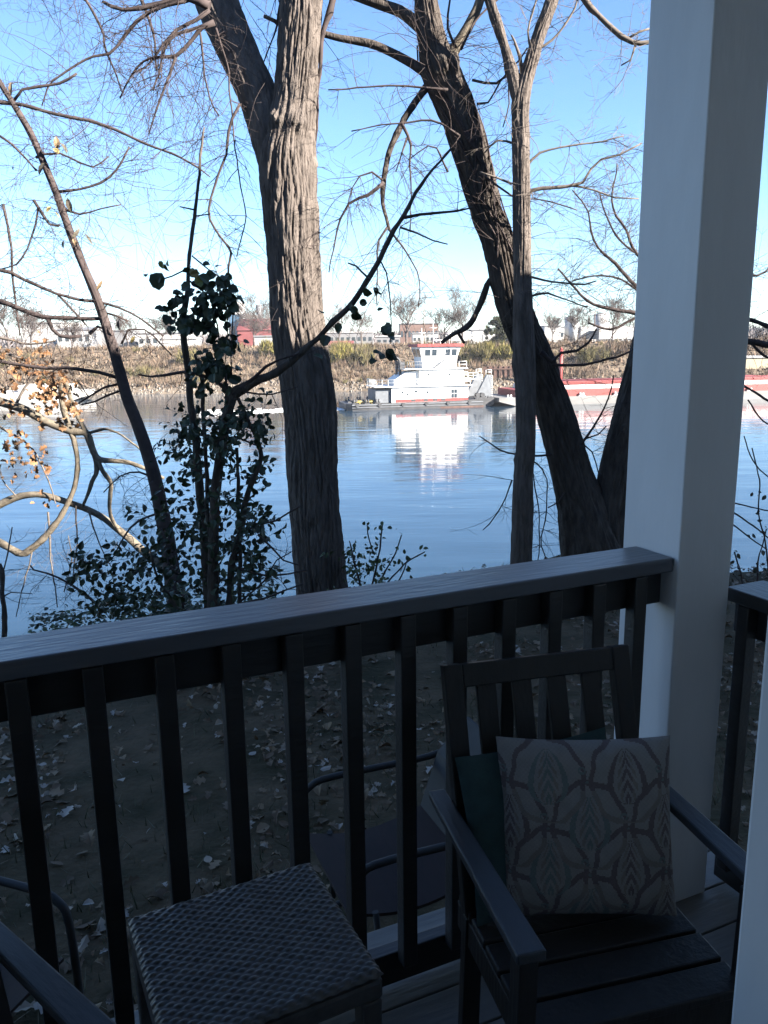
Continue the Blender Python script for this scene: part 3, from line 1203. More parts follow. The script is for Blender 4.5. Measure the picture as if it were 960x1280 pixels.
shed('low white building right of the bare tree by the wheelhouse', 516, 548, 417, 240, 10, 'white_wall', 'grey_wall', wins=6)
shed('white building right of the wheelhouse', 556, 592, 420, 236, 10, 'white_wall', 'white_wall', wins=5)
shed('small white building left of the evergreen tree', 590, 606, 413, 255, 9, 'white_wall', 'grey_wall')
shed('pale brick building far behind the evergreen tree', 640, 668, 414, 290, 12, 'brick', 'grey_wall', wins=4)
shed('white block right of the leaning trunk', 681, 701, 408, 265, 10, 'white_wall', 'grey_wall')
shed('white shed between the storage tanks', 722, 745, 416, 262, 9, 'white_wall', 'grey_wall', wins=4)
shed('cream walled building right of the white column', 930, 985, 447, 176, 6, 'cream_wall', 'white_wall', base=-6)
shed('low white shed right of the white column of tanks', 756, 790, 421, 248, 9, 'white_wall', 'white_wall', wins=6)
shed('white shed peeping over the bank left of the forked trunk', 318, 342, 421, 206, 6, 'white_wall', 'grey_wall')
shed('wide pale building behind the storage tanks', 700, 770, 409, 310, 14, 'white_wall', 'grey_wall', wins=12)
shed('grey shed between the red long roof and the wheelhouse', 470, 500, 421, 238, 9, 'grey_wall', 'white_wall', wins=4)
for px, Y, h, r, lab in ((712, 270, 8.0, 1.9, 'white storage tank left of the white shed'), (716.5, 258, 6.5, 1.5, 'shorter white storage tank beside the taller one'),
                         (750, 265, 8.8, 2.4, 'wide white storage tank near the white column')):
    p = farp(px, Y)
    t = thing('storage_tank', lab, 'storage tank', p, 0, 'storage tanks across the river')
    mb = MB()
    mb.tube([(0, 0, -.3), (0, 0, h)], [r, r], 24)
    mb.build('tank_wall', MT['white_wall'], t)
    mb = MB()
    mb.tube([(0, 0, h + .01), (0, 0, h + .5)], [r, .2], 24)
    mb.build('tank_roof', MT['grey_wall'], t)
# parked trailers and cars
for px, Y, w, h, mat, lab in ((725, 215, 9, 3.2, 'white_wall', 'white semi trailer parked behind the bare tree by the tanks'), (748, 212, 9, 3.2, 'white_wall', 'white semi trailer parked nearest the white column'),
                              (560, 214, 6, 2.4, 'white_wall', 'white box trailer right of the wheelhouse'), (603, 212, 4.4, 1.7, 'white_wall', 'small white trailer left of the evergreen tree')):
    p = farp(px, Y)
    t = thing('trailer', lab, 'trailer', p, rng.uniform(-.1, .1), 'trailers parked across the river')
    mb = MB()
    mb.box(0, w, 0, 2.4, .9, .9 + h)
    mb.build('box', MT[mat], t, bevel=.05)
    for dx in (.15, .3, .8):
        mb = MB()
        mb.tube([(w * dx, -.05, .5), (w * dx, .35, .5)], [.5, .5], 12)
        mb.build('wheel', MT['hull_black'], t)
# sheet piling
p = farp(604, 174.5)
t = thing('sheet_pile_wall', 'rusty brown sheet pile wall at the foot of the far bank', 'wall', Vector((p.x, 173.6, WATER)))
mb = MB()
for k in range(24):
    x = k * .56
    o_ = .22 * (k % 2)
    mb.box(x, x + .54, o_, o_ + .2, -1, 4.6 + rng.uniform(-.08, .08))
mb.build('sheet_piles', MT['rust'], t)
mb = MB()
mb.box(-.1, 13.5, -.12, -.01, 3.9, 4.2)
mb.build('waler', MT['rust'], t)
# mooring pile
p = farp(699, 170)
t = thing('mooring_pile', 'red steel mooring pile beside the leaning trunk', 'post', Vector((p.x, 168, WATER)))
mb = MB()
mb.tube([(0, 0, -1), (0, 0, 8.0)], [.4, .4], 10)
mb.build('pile', MT['red_steel'], t)
mb = MB()
mb.tube([(0, 0, 8.0), (0, 0, 8.4)], [.42, .1], 10)
mb.build('cap', MT['red_steel'], t)
# utility poles
for px, Y, h, lab in ((215, 232, 10.5, 'utility pole left of the ivy clump'), (530, 228, 10, 'utility pole behind the wheelhouse mast'), (668, 232, 9, 'utility pole behind the leaning trunk'),
                      (742, 228, 9, 'utility pole by the storage tanks')):
    p = farp(px, Y)
    t = thing('utility_pole', lab, 'utility pole', p, 0, 'utility poles across the river')
    mb = MB()
    mb.tube([(0, 0, -.3), (0, 0, h)], [.17, .11], 8)
    mb.build('pole', MT['wood_pole'], t)
    mb = MB()
    mb.box(-1.2, 1.2, -.06, .06, h - .9, h - .75)
    mb.build('crossarm', MT['wood_pole'], t)
# distant tree line far beyond
mb = MB()
for k in range(2600):
    x = rng.uniform(-420, 420)
    y = rng.uniform(480, 620)
    hh = 9 + 4 * noise.noise(Vector((x * .012, 1, 1)))
    p = Vector((x, y, far_z(y, x)))
    sprig(mb, p, hh, 9, .5, [(.13, .115, .115), (.11, .10, .105), (.15, .13, .125)], 1.2)
tag(mb.build('distant_woods', MT['brush']), kind='stuff')
# ------------------------------------------------------------------ trees on the near bank
CAMV = Vector((0, 0, CZ))


def bark_disp(amp, ridges, seed, bulges=()):
    a_ = ridges / 6.283

    def f(a, L, r, p):
        sw = .35 * math.sin(L * 1.7 + seed) + .25 * math.sin(L * 4.1 + a * 2)
        c = Vector((math.cos(a + sw * .25) * a_, math.sin(a + sw * .25) * a_, L * 1.5 + seed * 7))
        n1 = noise.noise(c)
        n2 = noise.noise(c * 2.3 + Vector((7, 3, L * 1.2)))
        rid = 1 - min(1, abs(n1) * 3.6)
        n3 = noise.noise(Vector((math.cos(a) * a_ * 2.2, math.sin(a) * a_ * 2.2, L * 9 + seed)))
        v = -amp * 1.6 * rid ** 1.2 * (.75 + .5 * n3) - amp * .45 * (1 - min(1, abs(n2) * 3.2)) + amp * .5 + amp * .38 * n3
        v += r * .06 * noise.noise(Vector((math.cos(a), math.sin(a), L * 1.3 + seed)))
        for q, rad, h in bulges:
            d = (p - q).length
            if d < rad * 2.5:
                v += h * math.exp(-(d / rad) ** 2) * (1 + .6 * noise.noise(p * 14))
        return v
    return f


def limb(mb, pts, Y, sides=10, step=.12, disp=None, cap=True):
    P, R = trace(pts, Y)
    P, R = smooth(P, R, step)
    if R[0] < .06:
        o_ = Vector((pts[0][0], pts[0][1], 0))
        P = [p + (noise.noise_vector(p * 3.1 + o_) * .022 + noise.noise_vector(p * 9 + o_) * .008) * min(1, .02 / max(r, .004)) * min(1, k / 4) for k, (p, r) in enumerate(zip(P, R))]
        R = [r * (1 + .25 * noise.noise(p * 12 + o_)) for p, r in zip(P, R)]
    mb.tube(P, R, sides, cap=cap, disp=disp)
    return P, R


def wiggle_twig(mb, p, d, L, r, droop, sides=3, curl=.16, kids=2, lev=1, tips=None, seg=None):
    seg = seg or max(4, int(L / .09))
    pts, rad = [p.copy()], [r]
    q, dd = p.copy(), d.normalized()
    bend = Vector((rng.gauss(0, 1), rng.gauss(0, 1), rng.gauss(0, .4))) * .1
    for k in range(seg):
        dd = (dd + Vector((rng.gauss(0, curl), rng.gauss(0, curl), rng.gauss(0, curl * .7) - droop)) + bend).normalized()
        q = q + dd * (L / seg)
        pts.append(q.copy())
        rad.append(max(.0013, r * (1 - .7 * (k + 1) / seg)))
    mb.tube(pts, rad, sides, cap=False)
    if tips is not None:
        tips.append((pts[-1], dd.copy()))
    if lev > 0:
        for k in range(kids):
            i = rng.randint(1, seg - 1)
            t = (pts[i + 1] - pts[i]).normalized()
            s = Vector((rng.gauss(0, 1), rng.gauss(0, 1), rng.gauss(0, .7))).normalized()
            wiggle_twig(mb, pts[i], t * .5 + s * .75, L * rng.uniform(.25, .6), max(.0016, rad[i] * .7), droop, sides, curl, max(1, kids - 1), lev - 1, tips)


def twigs_on(mb, P, R, n, lr, r, droop, lev=1, kids=3, bias=(0, 0, 0), i0=0.0, tips=None, curl=.16, sides=3):
    for k in range(n):
        i = rng.randint(int(i0 * (len(P) - 2)), len(P) - 2)
        t = (P[i + 1] - P[i]).normalized()
        s = Vector((rng.gauss(0, 1), rng.gauss(0, 1), rng.gauss(0, .8))).normalized()
        s = (s - t * s.dot(t) * .6 + Vector(bias)).normalized()
        wiggle_twig(mb, P[i], s + t * .35, rng.uniform(*lr), r * rng.uniform(.6, 1.3), droop, sides, curl, kids, lev, tips)


def twig_limbs(parent, origin, mb, tracks, Y, mat, dens=14, lr=(.3, .9), r=.0042, droop=.03, own=True, lev=2, kids=3):
    """Traced branches, each its own part, with fine twigs collected in mb."""
    out = []
    for tr in tracks:
        if own:
            b_ = MB()
            P, R = limb(b_, tr, Y, 7, .08)
            b_.build('branch', MT[mat], parent, origin)
        else:
            P, R = limb(mb, tr, Y, 5, .07, cap=False)
        L = sum((P[i + 1] - P[i]).length for i in range(len(P) - 1))
        twigs_on(mb, P, R, int(dens * L), lr, r, droop, lev, kids)
        out.append((P, R))
    return out


def base_of(px, py, Y):
    p = at(px, py, Y)
    p.z = ground_z(p.x, p.y) - .02
    return p


# ---- A: the thick forked tree
YA = 8.5
oA = base_of(405, 760, YA)
tA = thing('forked_tree', 'thick forked tree with deeply furrowed bark standing left of the towboat', 'tree', oA)
knot1, knot2 = at(341, 142, YA - .27), at(374, 150, YA - .25)
bul = ((knot1, .10, .11), (knot2, .09, .08), (at(394, 205, YA - .1), .05, .04))
mb = MB()
limb(mb, [(408, 800, 72), (405, 760, 66), (402, 730, 62), (394, 640, 61), (391, 600, 61), (386, 500, 65), (372, 400, 65), (366, 300, 66), (360, 225, 70), (360, 195, 70), (364, 165, 60), (369, 125, 52), (373, 60, 50), (377, 0, 50), (383, -120, 46), (388, -300, 40), (380, -480, 30)],
     YA, 210, .02, bark_disp(.024, 40, 1.3, bul))
mb.build('trunk', MT['bark'], tA, oA)
mb = MB()
limb(mb, [(368, 300, 30, 0), (361, 255, 42, .02), (348, 205, 50, .06), (336, 160, 50, .13), (322, 118, 48, .2), (300, 70, 48, .31), (284, 35, 50, .4), (270, 0, 52, .48), (240, -80, 46, .66), (205, -190, 40, .9), (160, -320, 30, 1.2)], YA - .01, 130, .035, bark_disp(.013, 28, 7.7, bul))
mb.build('limb', MT['bark'], tA, oA)
tw = MB()
T = [
    [(262, 8, 12), (235, -2, 8), (200, 4, 6.5), (155, 11, 5), (130, 0, 3.5)],
    [(235, 0, 6), (200, 8, 5), (178, 20, 4.5), (155, 42, 4), (135, 66, 3.5), (115, 70, 3), (75, 95, 2.4), (60, 110, 2), (53, 132, 1.6)],
    [(262, 12, 6), (246, 25, 5), (220, 38, 4), (195, 66, 3), (180, 85, 2.2), (165, 92, 1.6)],
    [(268, 28, 7), (252, 34, 6), (240, 50, 5), (220, 70, 4.5), (200, 73, 3.8), (180, 78, 3), (165, 95, 2.4), (150, 122, 1.8)],
    [(220, 70, 4), (212, 95, 3.2), (203, 118, 2.8), (194, 142, 2.2), (187, 168, 1.6)],
    [(262, 30, 5), (240, 36, 4), (220, 42, 3.6), (205, 62, 3), (198, 92, 2.2), (190, 114, 1.6)],
    [(300, 130, 4), (290, 148, 3.6), (285, 165, 3.4), (282, 192, 3.2), (272, 215, 3), (262, 250, 3), (262, 276, 2.8), (278, 298, 3), (290, 316, 3), (287, 335, 2.6), (285, 400, 2.2)],
    [(250, 40, 3), (255, 80, 2.4), (262, 120, 2.2), (275, 145, 2)],
    [(270, 35, 3), (285, 90, 2), (290, 150, 1.8), (300, 220, 1.6), (308, 270, 1.5), (296, 320, 1.4)],
]
outs = twig_limbs(tA, oA, tw, T, YA, 'twig', 13, (.25, .9), .0038, .05)
for P, R in outs:
    twigs_on(tw, P, R, 6, (.6, 1.5), .0034, .15, 1, 3, (0, 0, -.3), .2, curl=.1)
T = [[(420, -20, 10), (412, 15, 9), (404, 40, 7), (401, 80, 5), (398, 125, 3.6), (396, 160, 3), (394, 235, 2), (398, 300, 1.4)]]
twig_limbs(tA, oA, tw, T, YA, 'twig', 10, (.2, .6), .0032, .03)
# overhead boughs above the picture whose drooping twigs hang into it
T = [[(215, -150, 20), (170, -90, 14), (110, -50, 10), (40, -25, 7), (-40, -10, 5)], [(150, -60, 7), (170, -20, 5), (190, 40, 3), (195, 90, 2)],
     [(70, -40, 6), (90, -10, 5), (108, 0, 4), (125, 32, 3.4), (133, 65, 2.8), (146, 96, 2.2), (152, 116, 1.6)], [(250, -120, 12), (330, -60, 8), (350, -20, 4), (345, 30, 2.4), (330, 80, 1.6)]]
twig_limbs(tA, oA, tw, T, YA + .3, 'twig', 13, (.4, 1.3), .004, .06)
o = tw.build('twigs', MT['twig'], tA, oA)
o['kind'] = 'stuff'

# ---- B and D: the leaning double tree
YB = 8.6
oB = base_of(748, 715, YB)
tB = thing('leaning_tree', 'dark leaning tree with a second trunk forking off beside the white column', 'tree', oB)
mb = MB()
knb = ((at(556, 78, YB - .2), .12, .07), (at(575, 68, YB - .1), .08, .05), (at(640, 400, YB - .2), .1, .02))
limb(mb, [(752, 740, 92), (746, 705, 84), (737, 675, 74), (726, 630, 58), (714, 590, 49), (691, 510, 43), (672, 455, 43), (641, 380, 40), (622, 300, 38), (607, 260, 39), (586, 180, 43), (564, 120, 46), (549, 85, 46), (540, 50, 33), (532, 0, 27), (525, -80, 25), (518, -220, 22), (520, -380, 16)],
     YB, 150, .035, bark_disp(.02, 26, 2.2, knb))
mb.build('trunk', MT['bark_dark'], tB, oB)
mb = MB()
limb(mb, [(752, 740, 80), (757, 700, 66), (762, 650, 54), (769, 610, 47), (779, 560, 43), (791, 510, 42), (808, 440, 40), (826, 360, 36), (845, 260, 32), (862, 150, 28), (880, 30, 24), (900, -120, 20)], YB + .05, 110, .05, bark_disp(.018, 24, 5.2))
mb.build('trunk', MT['bark_dark'], tB, oB)
mb = MB()
limb(mb, [(556, 92, 22), (566, 66, 16), (578, 46, 13), (590, 24, 12), (600, 0, 11), (612, -50, 9), (640, -140, 7)], YB - .05, 24, .06, bark_disp(.006, 12, 3))
mb.build('limb', MT['pale_bark'], tB, oB)
for tr in ([(546, 98, 16), (530, 90, 12), (515, 80, 11), (490, 66, 10), (468, 56, 10), (450, 52, 9.5), (425, 48, 8.5), (402, 42, 8), (370, 38, 6), (330, 20, 4)],
           [(534, 40, 18), (515, 25, 15), (500, 14, 14), (472, 4, 13), (440, -8, 12), (400, -25, 10), (350, -60, 8)],
           [(538, 103, 11), (527, 117, 9), (515, 134, 8.5), (505, 150, 8), (490, 182, 7.5), (483, 205, 6.5), (480, 230, 6.5), (480, 255, 5), (483, 272, 4.5), (487, 288, 4)],
           [(632, 346, 11), (622, 349, 9), (612, 351, 8.5), (603, 372, 7.5), (596, 390, 7), (588, 404, 7.5), (578, 411, 7), (565, 416, 5.5), (550, 428, 4.5)],
           [(571, 413, 4), (576, 422, 3.5), (580, 429, 3)]):
    mb = MB()
    limb(mb, tr, YB, 14, .05, bark_disp(.003, 10, 6))
    mb.build('limb', MT['bark_dark'], tB, oB)
tw = MB()
T = [
    [(480, 228, 5), (470, 237, 4.6), (460, 245, 4.2), (450, 247, 4), (436, 254, 3.4), (426, 272, 2.6), (419, 300, 2), (412, 340, 1.5)],
    [(478, 225, 3), (465, 215, 2.4), (450, 220, 2), (440, 235, 1.6), (434, 262, 1.3)],
    [(502, 154, 4.4), (509, 168, 3.6), (513, 182, 3.2), (512, 206, 2.4), (514, 250, 1.4), (512, 290, 1.2)],
    [(509, 172, 3), (503, 190, 2), (496, 215, 1.5)],
    [(484, 284, 3.4), (474, 300, 2.6), (471, 330, 2), (470, 380, 1.5)],
    [(487, 288, 3.2), (503, 308, 2.4), (515, 330, 1.8), (523, 350, 1.5), (523, 385, 1.2)],
    [(560, 112, 4), (520, 110, 2.6), (470, 108, 2.2), (410, 112, 1.8)],
    [(575, 170, 3), (540, 150, 2.6), (500, 155, 2), (440, 162, 1.5)],
    [(590, 100, 3.4), (620, 105, 2.8), (640, 85, 2.2), (660, 60, 2)],
    [(600, 215, 3.4), (625, 235, 2.6), (640, 245, 2.4), (670, 250, 2), (720, 262, 1.5)],
    [(560, 215, 3), (545, 185, 2.2), (535, 182, 1.8), (510, 200, 1.4)],
    [(570, 60, 4), (560, 35, 3), (562, 0, 2.4), (556, -30, 2)],
    [(576, 62, 3.4), (592, 30, 2.6), (612, 10, 2.2), (640, -20, 2)],
    [(596, 130, 3), (610, 128, 2.4), (632, 92, 2), (636, 130, 1.8), (628, 160, 1.4)],
    [(676, 440, 8), (690, 452, 5.5), (702, 441, 4), (722, 438, 3.4), (735, 428, 2.8), (745, 410, 2)],
    [(690, 456, 4), (712, 457, 3.4), (730, 456, 3.2), (748, 452, 3), (770, 446, 2.6), (792, 436, 2)],
    [(690, 568, 3), (665, 570, 2.6), (645, 568, 2.4), (625, 562, 2), (610, 552, 1.6), (600, 545, 1.3)],
    [(726, 556, 3.4), (740, 536, 3), (750, 520, 2.4), (760, 498, 2), (766, 470, 1.6)],
    [(733, 548, 2.2), (748, 543, 2), (758, 533, 1.6)],
    [(730, 556, 2), (740, 565, 1.8), (748, 590, 1.5), (753, 592, 1.4)],
    [(640, 600, 2), (632, 622, 1.8), (622, 640, 1.6), (612, 655, 1.6), (604, 662, 1.3)],
    [(664, 575, 2), (672, 580, 1.8), (684, 600, 1.6), (683, 640, 1.6), (676, 670, 1.5), (684, 700, 1.4)],
    [(664, 580, 1.8), (670, 610, 1.6), (674, 650, 1.5), (672, 700, 1.3)],
    [(705, 616, 2), (698, 628, 1.7), (685, 635, 1.4)],
]
outs = twig_limbs(tB, oB, tw, T, YB - .25, 'twig', 12, (.2, .6), .0034, .015, lev=1)
for P, R in outs[:6]:
    twigs_on(tw, P, R, 9, (.4, 1.1), .0034, .16, 1, 3, (0, 0, -.3), .3)
# vines and fine shoots wound about the leaning trunk
Pb, Rb = trace([(640, 380, 40), (622, 300, 38), (607, 260, 39), (586, 180, 43), (564, 120, 46), (549, 85, 46), (536, 20, 30)], YB)
Pb, Rb = smooth(Pb, Rb, .1)
for k in range(46):
    i = rng.randint(0, len(Pb) - 2)
    a = rng.uniform(-2.6, .4)
    d = Vector((math.cos(a), math.sin(a), rng.uniform(-.3, .5)))
    wiggle_twig(tw, Pb[i] + d * Rb[i] * .9, d, rng.uniform(.4, 1.3), .004, .0, 3, .13, 3, 2)
for k in range(16):
    i = rng.randint(2, len(Pb) - 12)
    pts = []
    a0, sg = rng.uniform(-2.4, -.6), rng.choice((-1, 1))
    for q in range(10):
        j = min(len(Pb) - 1, i + q)
        a = a0 + sg * q * .16
        pts.append(Pb[j] + Vector((math.cos(a), math.sin(a), 0)) * (Rb[j] + .02))
    P, R = smooth(pts, [.008] * len(pts), .05)
    tw.tube(P, R, 4)
# K: sprays from the second trunk, behind and beside the column
T = [[(822, 372, 8), (795, 358, 5), (770, 330, 4), (750, 310, 3.2), (740, 288, 2.6), (736, 265, 2), (715, 238, 1.6)],
     [(822, 408, 8), (796, 392, 6), (770, 388, 5), (742, 381, 4), (720, 360, 3), (697, 336, 2)],
     [(800, 395, 4), (780, 404, 3.4), (762, 412, 3), (735, 405, 2.2)],
     [(835, 340, 6), (797, 318, 4), (781, 285, 3), (766, 258, 2.4), (772, 205, 1.6)],
     [(797, 318, 3), (775, 300, 2.6), (757, 270, 2.2), (750, 240, 1.6)],
     [(800, 365, 3), (775, 348, 2.4), (745, 345, 2), (715, 352, 1.6)],
     [(880, 395, 7), (930, 398, 6), (965, 410, 5)], [(840, 450, 7), (920, 428, 9), (965, 432, 8)], [(940, 430, 4), (955, 445, 3), (975, 455, 2)],
     [(905, 330, 4), (945, 345, 3), (965, 330, 2)]]
twig_limbs(tB, oB, tw, T, YB + 1.6, 'twig', 24, (.25, .8), .0036, -.01, lev=2)
o = tw.build('twigs', MT['twig'], tB, oB)
o['kind'] = 'stuff'

# ---- C: slim straight tree in front of the leaning one
YC = 8.2
oC = base_of(651, 725, YC)
tC = thing('slim_tree', 'slim straight tree crossing in front of the dark leaning trunk', 'tree', oC)
mb = MB()
limb(mb, [(650, 750, 29), (651, 715, 27), (652, 690, 26), (653.5, 640, 26), (654, 600, 23.5), (657, 560, 24), (657, 500, 24), (655, 440, 27), (654, 400, 26), (653, 350, 22), (652, 250, 21), (650.5, 160, 21), (651, 130, 22), (655, 108, 20), (663, 80, 17), (675, 40, 16), (690, 0, 15), (705, -60, 13), (730, -200, 11), (745, -330, 7)], YC, 90, .03, bark_disp(.010, 20, 9.4, ((at(645, 575, YC), .05, .02), (at(640, 455, YC), .06, .02))))
mb.build('trunk', MT['bark'], tC, oC)
mb = MB()
limb(mb, [(652, 175, 10), (650, 145, 15), (646, 112, 15.5), (638, 82, 14), (628, 48, 13), (612, 0, 12), (600, -60, 11), (585, -200, 9), (570, -330, 6)], YC, 50, .04, bark_disp(.006, 14, 3.4))
mb.build('limb', MT['bark'], tC, oC)
tw = MB()
T = [
    [(656, 245, 6), (664, 238, 5), (678, 235, 4.6), (692, 234, 4.2), (715, 232, 4), (728, 228, 3.6), (738, 210, 3), (752, 198, 2.6), (775, 194, 2.4), (803, 181, 2)],
    [(690, 234, 3.2), (718, 232, 2.6), (745, 238, 2.2), (770, 246, 1.8), (800, 250, 1.5)],
    [(656, 210, 4), (675, 190, 3), (700, 185, 2.4), (740, 180, 2), (780, 170, 1.5)],
    [(671, 62, 4), (690, 50, 3.2), (705, 32, 2.8), (718, 10, 2.4), (728, -20, 2)],
    [(652, 90, 5), (650, 70, 4), (643, 50, 3), (640, 44, 2.4)],
    [(668, 78, 3), (660, 40, 2.4), (672, -10, 2)],
    [(660, 345, 3), (690, 352, 2.4), (730, 356, 2), (745, 352, 1.5)],
    [(664, 370, 3), (685, 366, 2.4), (705, 375, 1.8), (735, 384, 1.4)],
    [(640, 230, 3), (620, 222, 2.4), (600, 216, 2)],
    [(644, 180, 3), (622, 175, 2.4), (605, 190, 1.8)],
    [(715, -40, 10), (732, 2, 9), (748, 18, 8), (760, 30, 7), (776, 44, 6.5), (790, 52, 6), (812, 52, 5), (850, 48, 4)],
    [(785, 48, 3), (800, 40, 2.6), (815, 36, 2)], [(795, 54, 3), (788, 75, 2.2), (776, 82, 1.6)],
]
twig_limbs(tC, oC, tw, T, YC, 'twig_grey', 15, (.2, .7), .0034, .01, lev=2)
o = tw.build('twigs', MT['twig_grey'], tC, oC)
o['kind'] = 'stuff'

# ---- E: leaning sapling on the left
YE = 7.6
oE = base_of(222, 770, YE)
tE = thing('leaning_sapling', 'dark thin sapling leaning to the upper left across the left side', 'tree', oE)
mb = MB()
limb(mb, [(225, 800, 26), (222, 770, 24), (217, 730, 22), (207, 665, 19), (190, 585, 16.5), (172, 530, 15), (160, 500, 14), (150, 465, 13.5), (140, 430, 13), (122, 375, 11), (100, 322, 10), (82, 275, 9), (70, 240, 9), (55, 205, 8.5), (40, 170, 8), (20, 135, 7), (0, 103, 6), (-30, 50, 5), (-50, -20, 3)], YE, 40, .04, bark_disp(.004, 12, 5.5))
mb.build('trunk', MT['twig'], tE, oE)
tw = MB()
T = [
    [(16, 128, 4), (28, 112, 3.6), (50, 108, 3.4), (75, 104, 3.2), (88, 98, 3.4), (97, 92, 3)],
    [(70, 240, 4), (88, 238, 3.6), (110, 234, 3.2), (135, 220, 3), (152, 203, 2.6), (163, 184, 2.4)],
    [(-20, 124, 6), (15, 131, 5), (40, 135, 4.6), (70, 141, 4.4), (100, 148, 4), (130, 157, 3.8), (160, 170, 3.4), (190, 182, 3.2), (225, 198, 2.8), (248, 212, 2), (262, 222, 1.4)],
    [(45, 197, 4), (55, 193, 3.4), (75, 192, 2.8), (100, 203, 2.4), (115, 207, 2), (135, 195, 1.6)],
    [(-10, 336, 5), (14, 340, 4.6), (30, 349, 4.4), (52, 358, 4.2), (72, 367, 4), (100, 374, 3.8), (121, 376, 3.8), (150, 383, 3), (175, 397, 2.6), (205, 420, 2)],
    [(-10, 374, 8), (10, 380, 7), (35, 391, 6.5), (55, 397, 6), (85, 398, 5), (125, 396, 4.5)],
    [(60, 398, 6), (66, 412, 5), (76, 420, 4.6), (88, 422, 4.4), (102, 420, 4)],
    [(72, 368, 3), (86, 382, 2.8), (98, 395, 2.4), (108, 408, 2)],
    [(-10, 450, 4), (30, 457, 4.4), (60, 460, 4.2), (95, 461, 4.2), (125, 465, 4.2), (147, 472, 4.5)],
    [(148, 480, 3.4), (130, 484, 3), (110, 496, 2.6), (98, 505, 2)],
    [(152, 488, 3), (135, 494, 2.8), (118, 502, 2.4), (100, 506, 1.8)],
    [(48, 258, 3), (44, 282, 2.6), (34, 310, 2.4), (20, 330, 2.2), (0, 338, 2)],
    [(4, 255, 4), (10, 280, 3.6), (14, 310, 3.4), (15, 340, 3), (24, 420, 2)],
    [(42, 250, 4), (55, 270, 3.6), (62, 280, 3.4), (75, 283, 3)],
    [(80, 262, 3), (100, 268, 2.4), (125, 262, 2), (150, 258, 1.6)],
    [(0, 170, 3), (15, 180, 2.6), (35, 200, 2.2), (45, 212, 2)],
    [(152, 430, 3), (160, 412, 2.6), (180, 412, 2.2), (200, 430, 1.8), (215, 445, 1.4)],
    [(128, 390, 3), (146, 395, 2.6), (160, 402, 2.2)],
    [(112, 417, 5), (122, 408, 3.4), (132, 412, 2.6)], [(195, 600, 3), (175, 590, 2.4), (150, 595, 1.8), (130, 615, 1.4)],
    [(207, 640, 4), (185, 645, 3), (160, 660, 2.4), (140, 700, 1.6)],
    [(130, 764, 4), (110, 745, 3.4), (85, 728, 3), (60, 717, 2.6), (42, 712, 2.2), (37, 707, 2)],
]
twig_limbs(tE, oE, tw, T, YE, 'twig', 17, (.2, .75), .0034, .02, lev=2)
# curling fine shoots about the upper stem
for k in range(36):
    p = at(rng.uniform(30, 175), rng.uniform(140, 280), YE + rng.uniform(-.4, .5))
    wiggle_twig(tw, p, Vector((rng.gauss(0, 1), rng.gauss(0, .6), rng.gauss(0, .6))), rng.uniform(.3, 1.0), .003, .01, 3, .2, 3, 1)
for k in range(30):
    p = at(rng.uniform(-20, 230), rng.uniform(200, 430), YE + rng.uniform(-.4, .8))
    wiggle_twig(tw, p, Vector((rng.gauss(0, .5), rng.gauss(0, .6), -abs(rng.gauss(.6, .6)))), rng.uniform(.4, 1.4), .0028, .03, 3, .12, 3, 1)
o = tw.build('twigs', MT['twig'], tE, oE)
o['kind'] = 'stuff'
lv = MB()
for px, py in ((70, 170), (75, 178), (68, 185), (88, 240), (84, 247), (100, 285), (106, 292), (68, 265), (64, 258), (90, 298), (148, 400), (168, 420), (18, 205), (14, 102), (56, 203), (128, 350), (80, 300)):
    p = at(px, py, YE - .1)
    lv.leaf(p, Vector((rng.gauss(0, .5), rng.gauss(0, .5), -1)), Vector((rng.gauss(0, 1), -1, 0)), rng.uniform(.07, .13), rng.uniform(.03, .06), rng.choice([(.26, .2, .08), (.08, .07, .05), (.2, .14, .08)]))
o = lv.build('leaves', MT['leaf'], tE, oE)
o['kind'] = 'stuff'

# ---- F and G: stems of the leafy thicket
YG = 5.9
DK = [(.025, .042, .018), (.035, .05, .022), (.02, .034, .016), (.04, .05, .03)]


def sprigs(mb, ts, spots, size, cols, Y, yj, kind='oval', hang=.2, L=(.1, .24), jit=6):
    """Short twigs with alternating leaves along them, about one leaf for every spot."""
    for px, py in spots[::5]:
        q = at(px + rng.gauss(0, jit), py + rng.gauss(0, jit), Y + rng.uniform(-yj, yj))
        d = Vector((rng.gauss(0, .9), rng.gauss(0, .6), rng.gauss(.25, .6))).normalized()
        n, pts = 6, [q.copy()]
        st = rng.uniform(*L) / n
        for k in range(n):
            d = (d + Vector((rng.gauss(0, .12), rng.gauss(0, .12), rng.gauss(-hang * .3, .1)))).normalized()
            q = q + d * st
            pts.append(q.copy())
        ts.tube(pts, [.0022 - .0002 * k for k in range(n + 1)], 3, cap=False)
        side = d.orthogonal().normalized()
        for k in range(1, n + 1):
            sg = 1 if k % 2 else -1
            ld = (d * .5 + side * sg * .8 + Vector((rng.gauss(0, .3), rng.gauss(0, .3), rng.gauss(-hang, .35)))).normalized()
            s = rng.uniform(*size) * (.6 if k == n else 1)
            e = pts[k] + ld * s * .25
            ts.tube([pts[k], e], [.001, .0008], 3, cap=False)
            nn = Vector((rng.gauss(0, .5), rng.gauss(-.6, .5), rng.gauss(.5, .5)))
            mb.leaf(e, ld, nn, s, s * (.58 if kind == 'oval' else .9) * rng.uniform(.8, 1.1), rng.choice(cols), rng.uniform(.15, .6), kind)


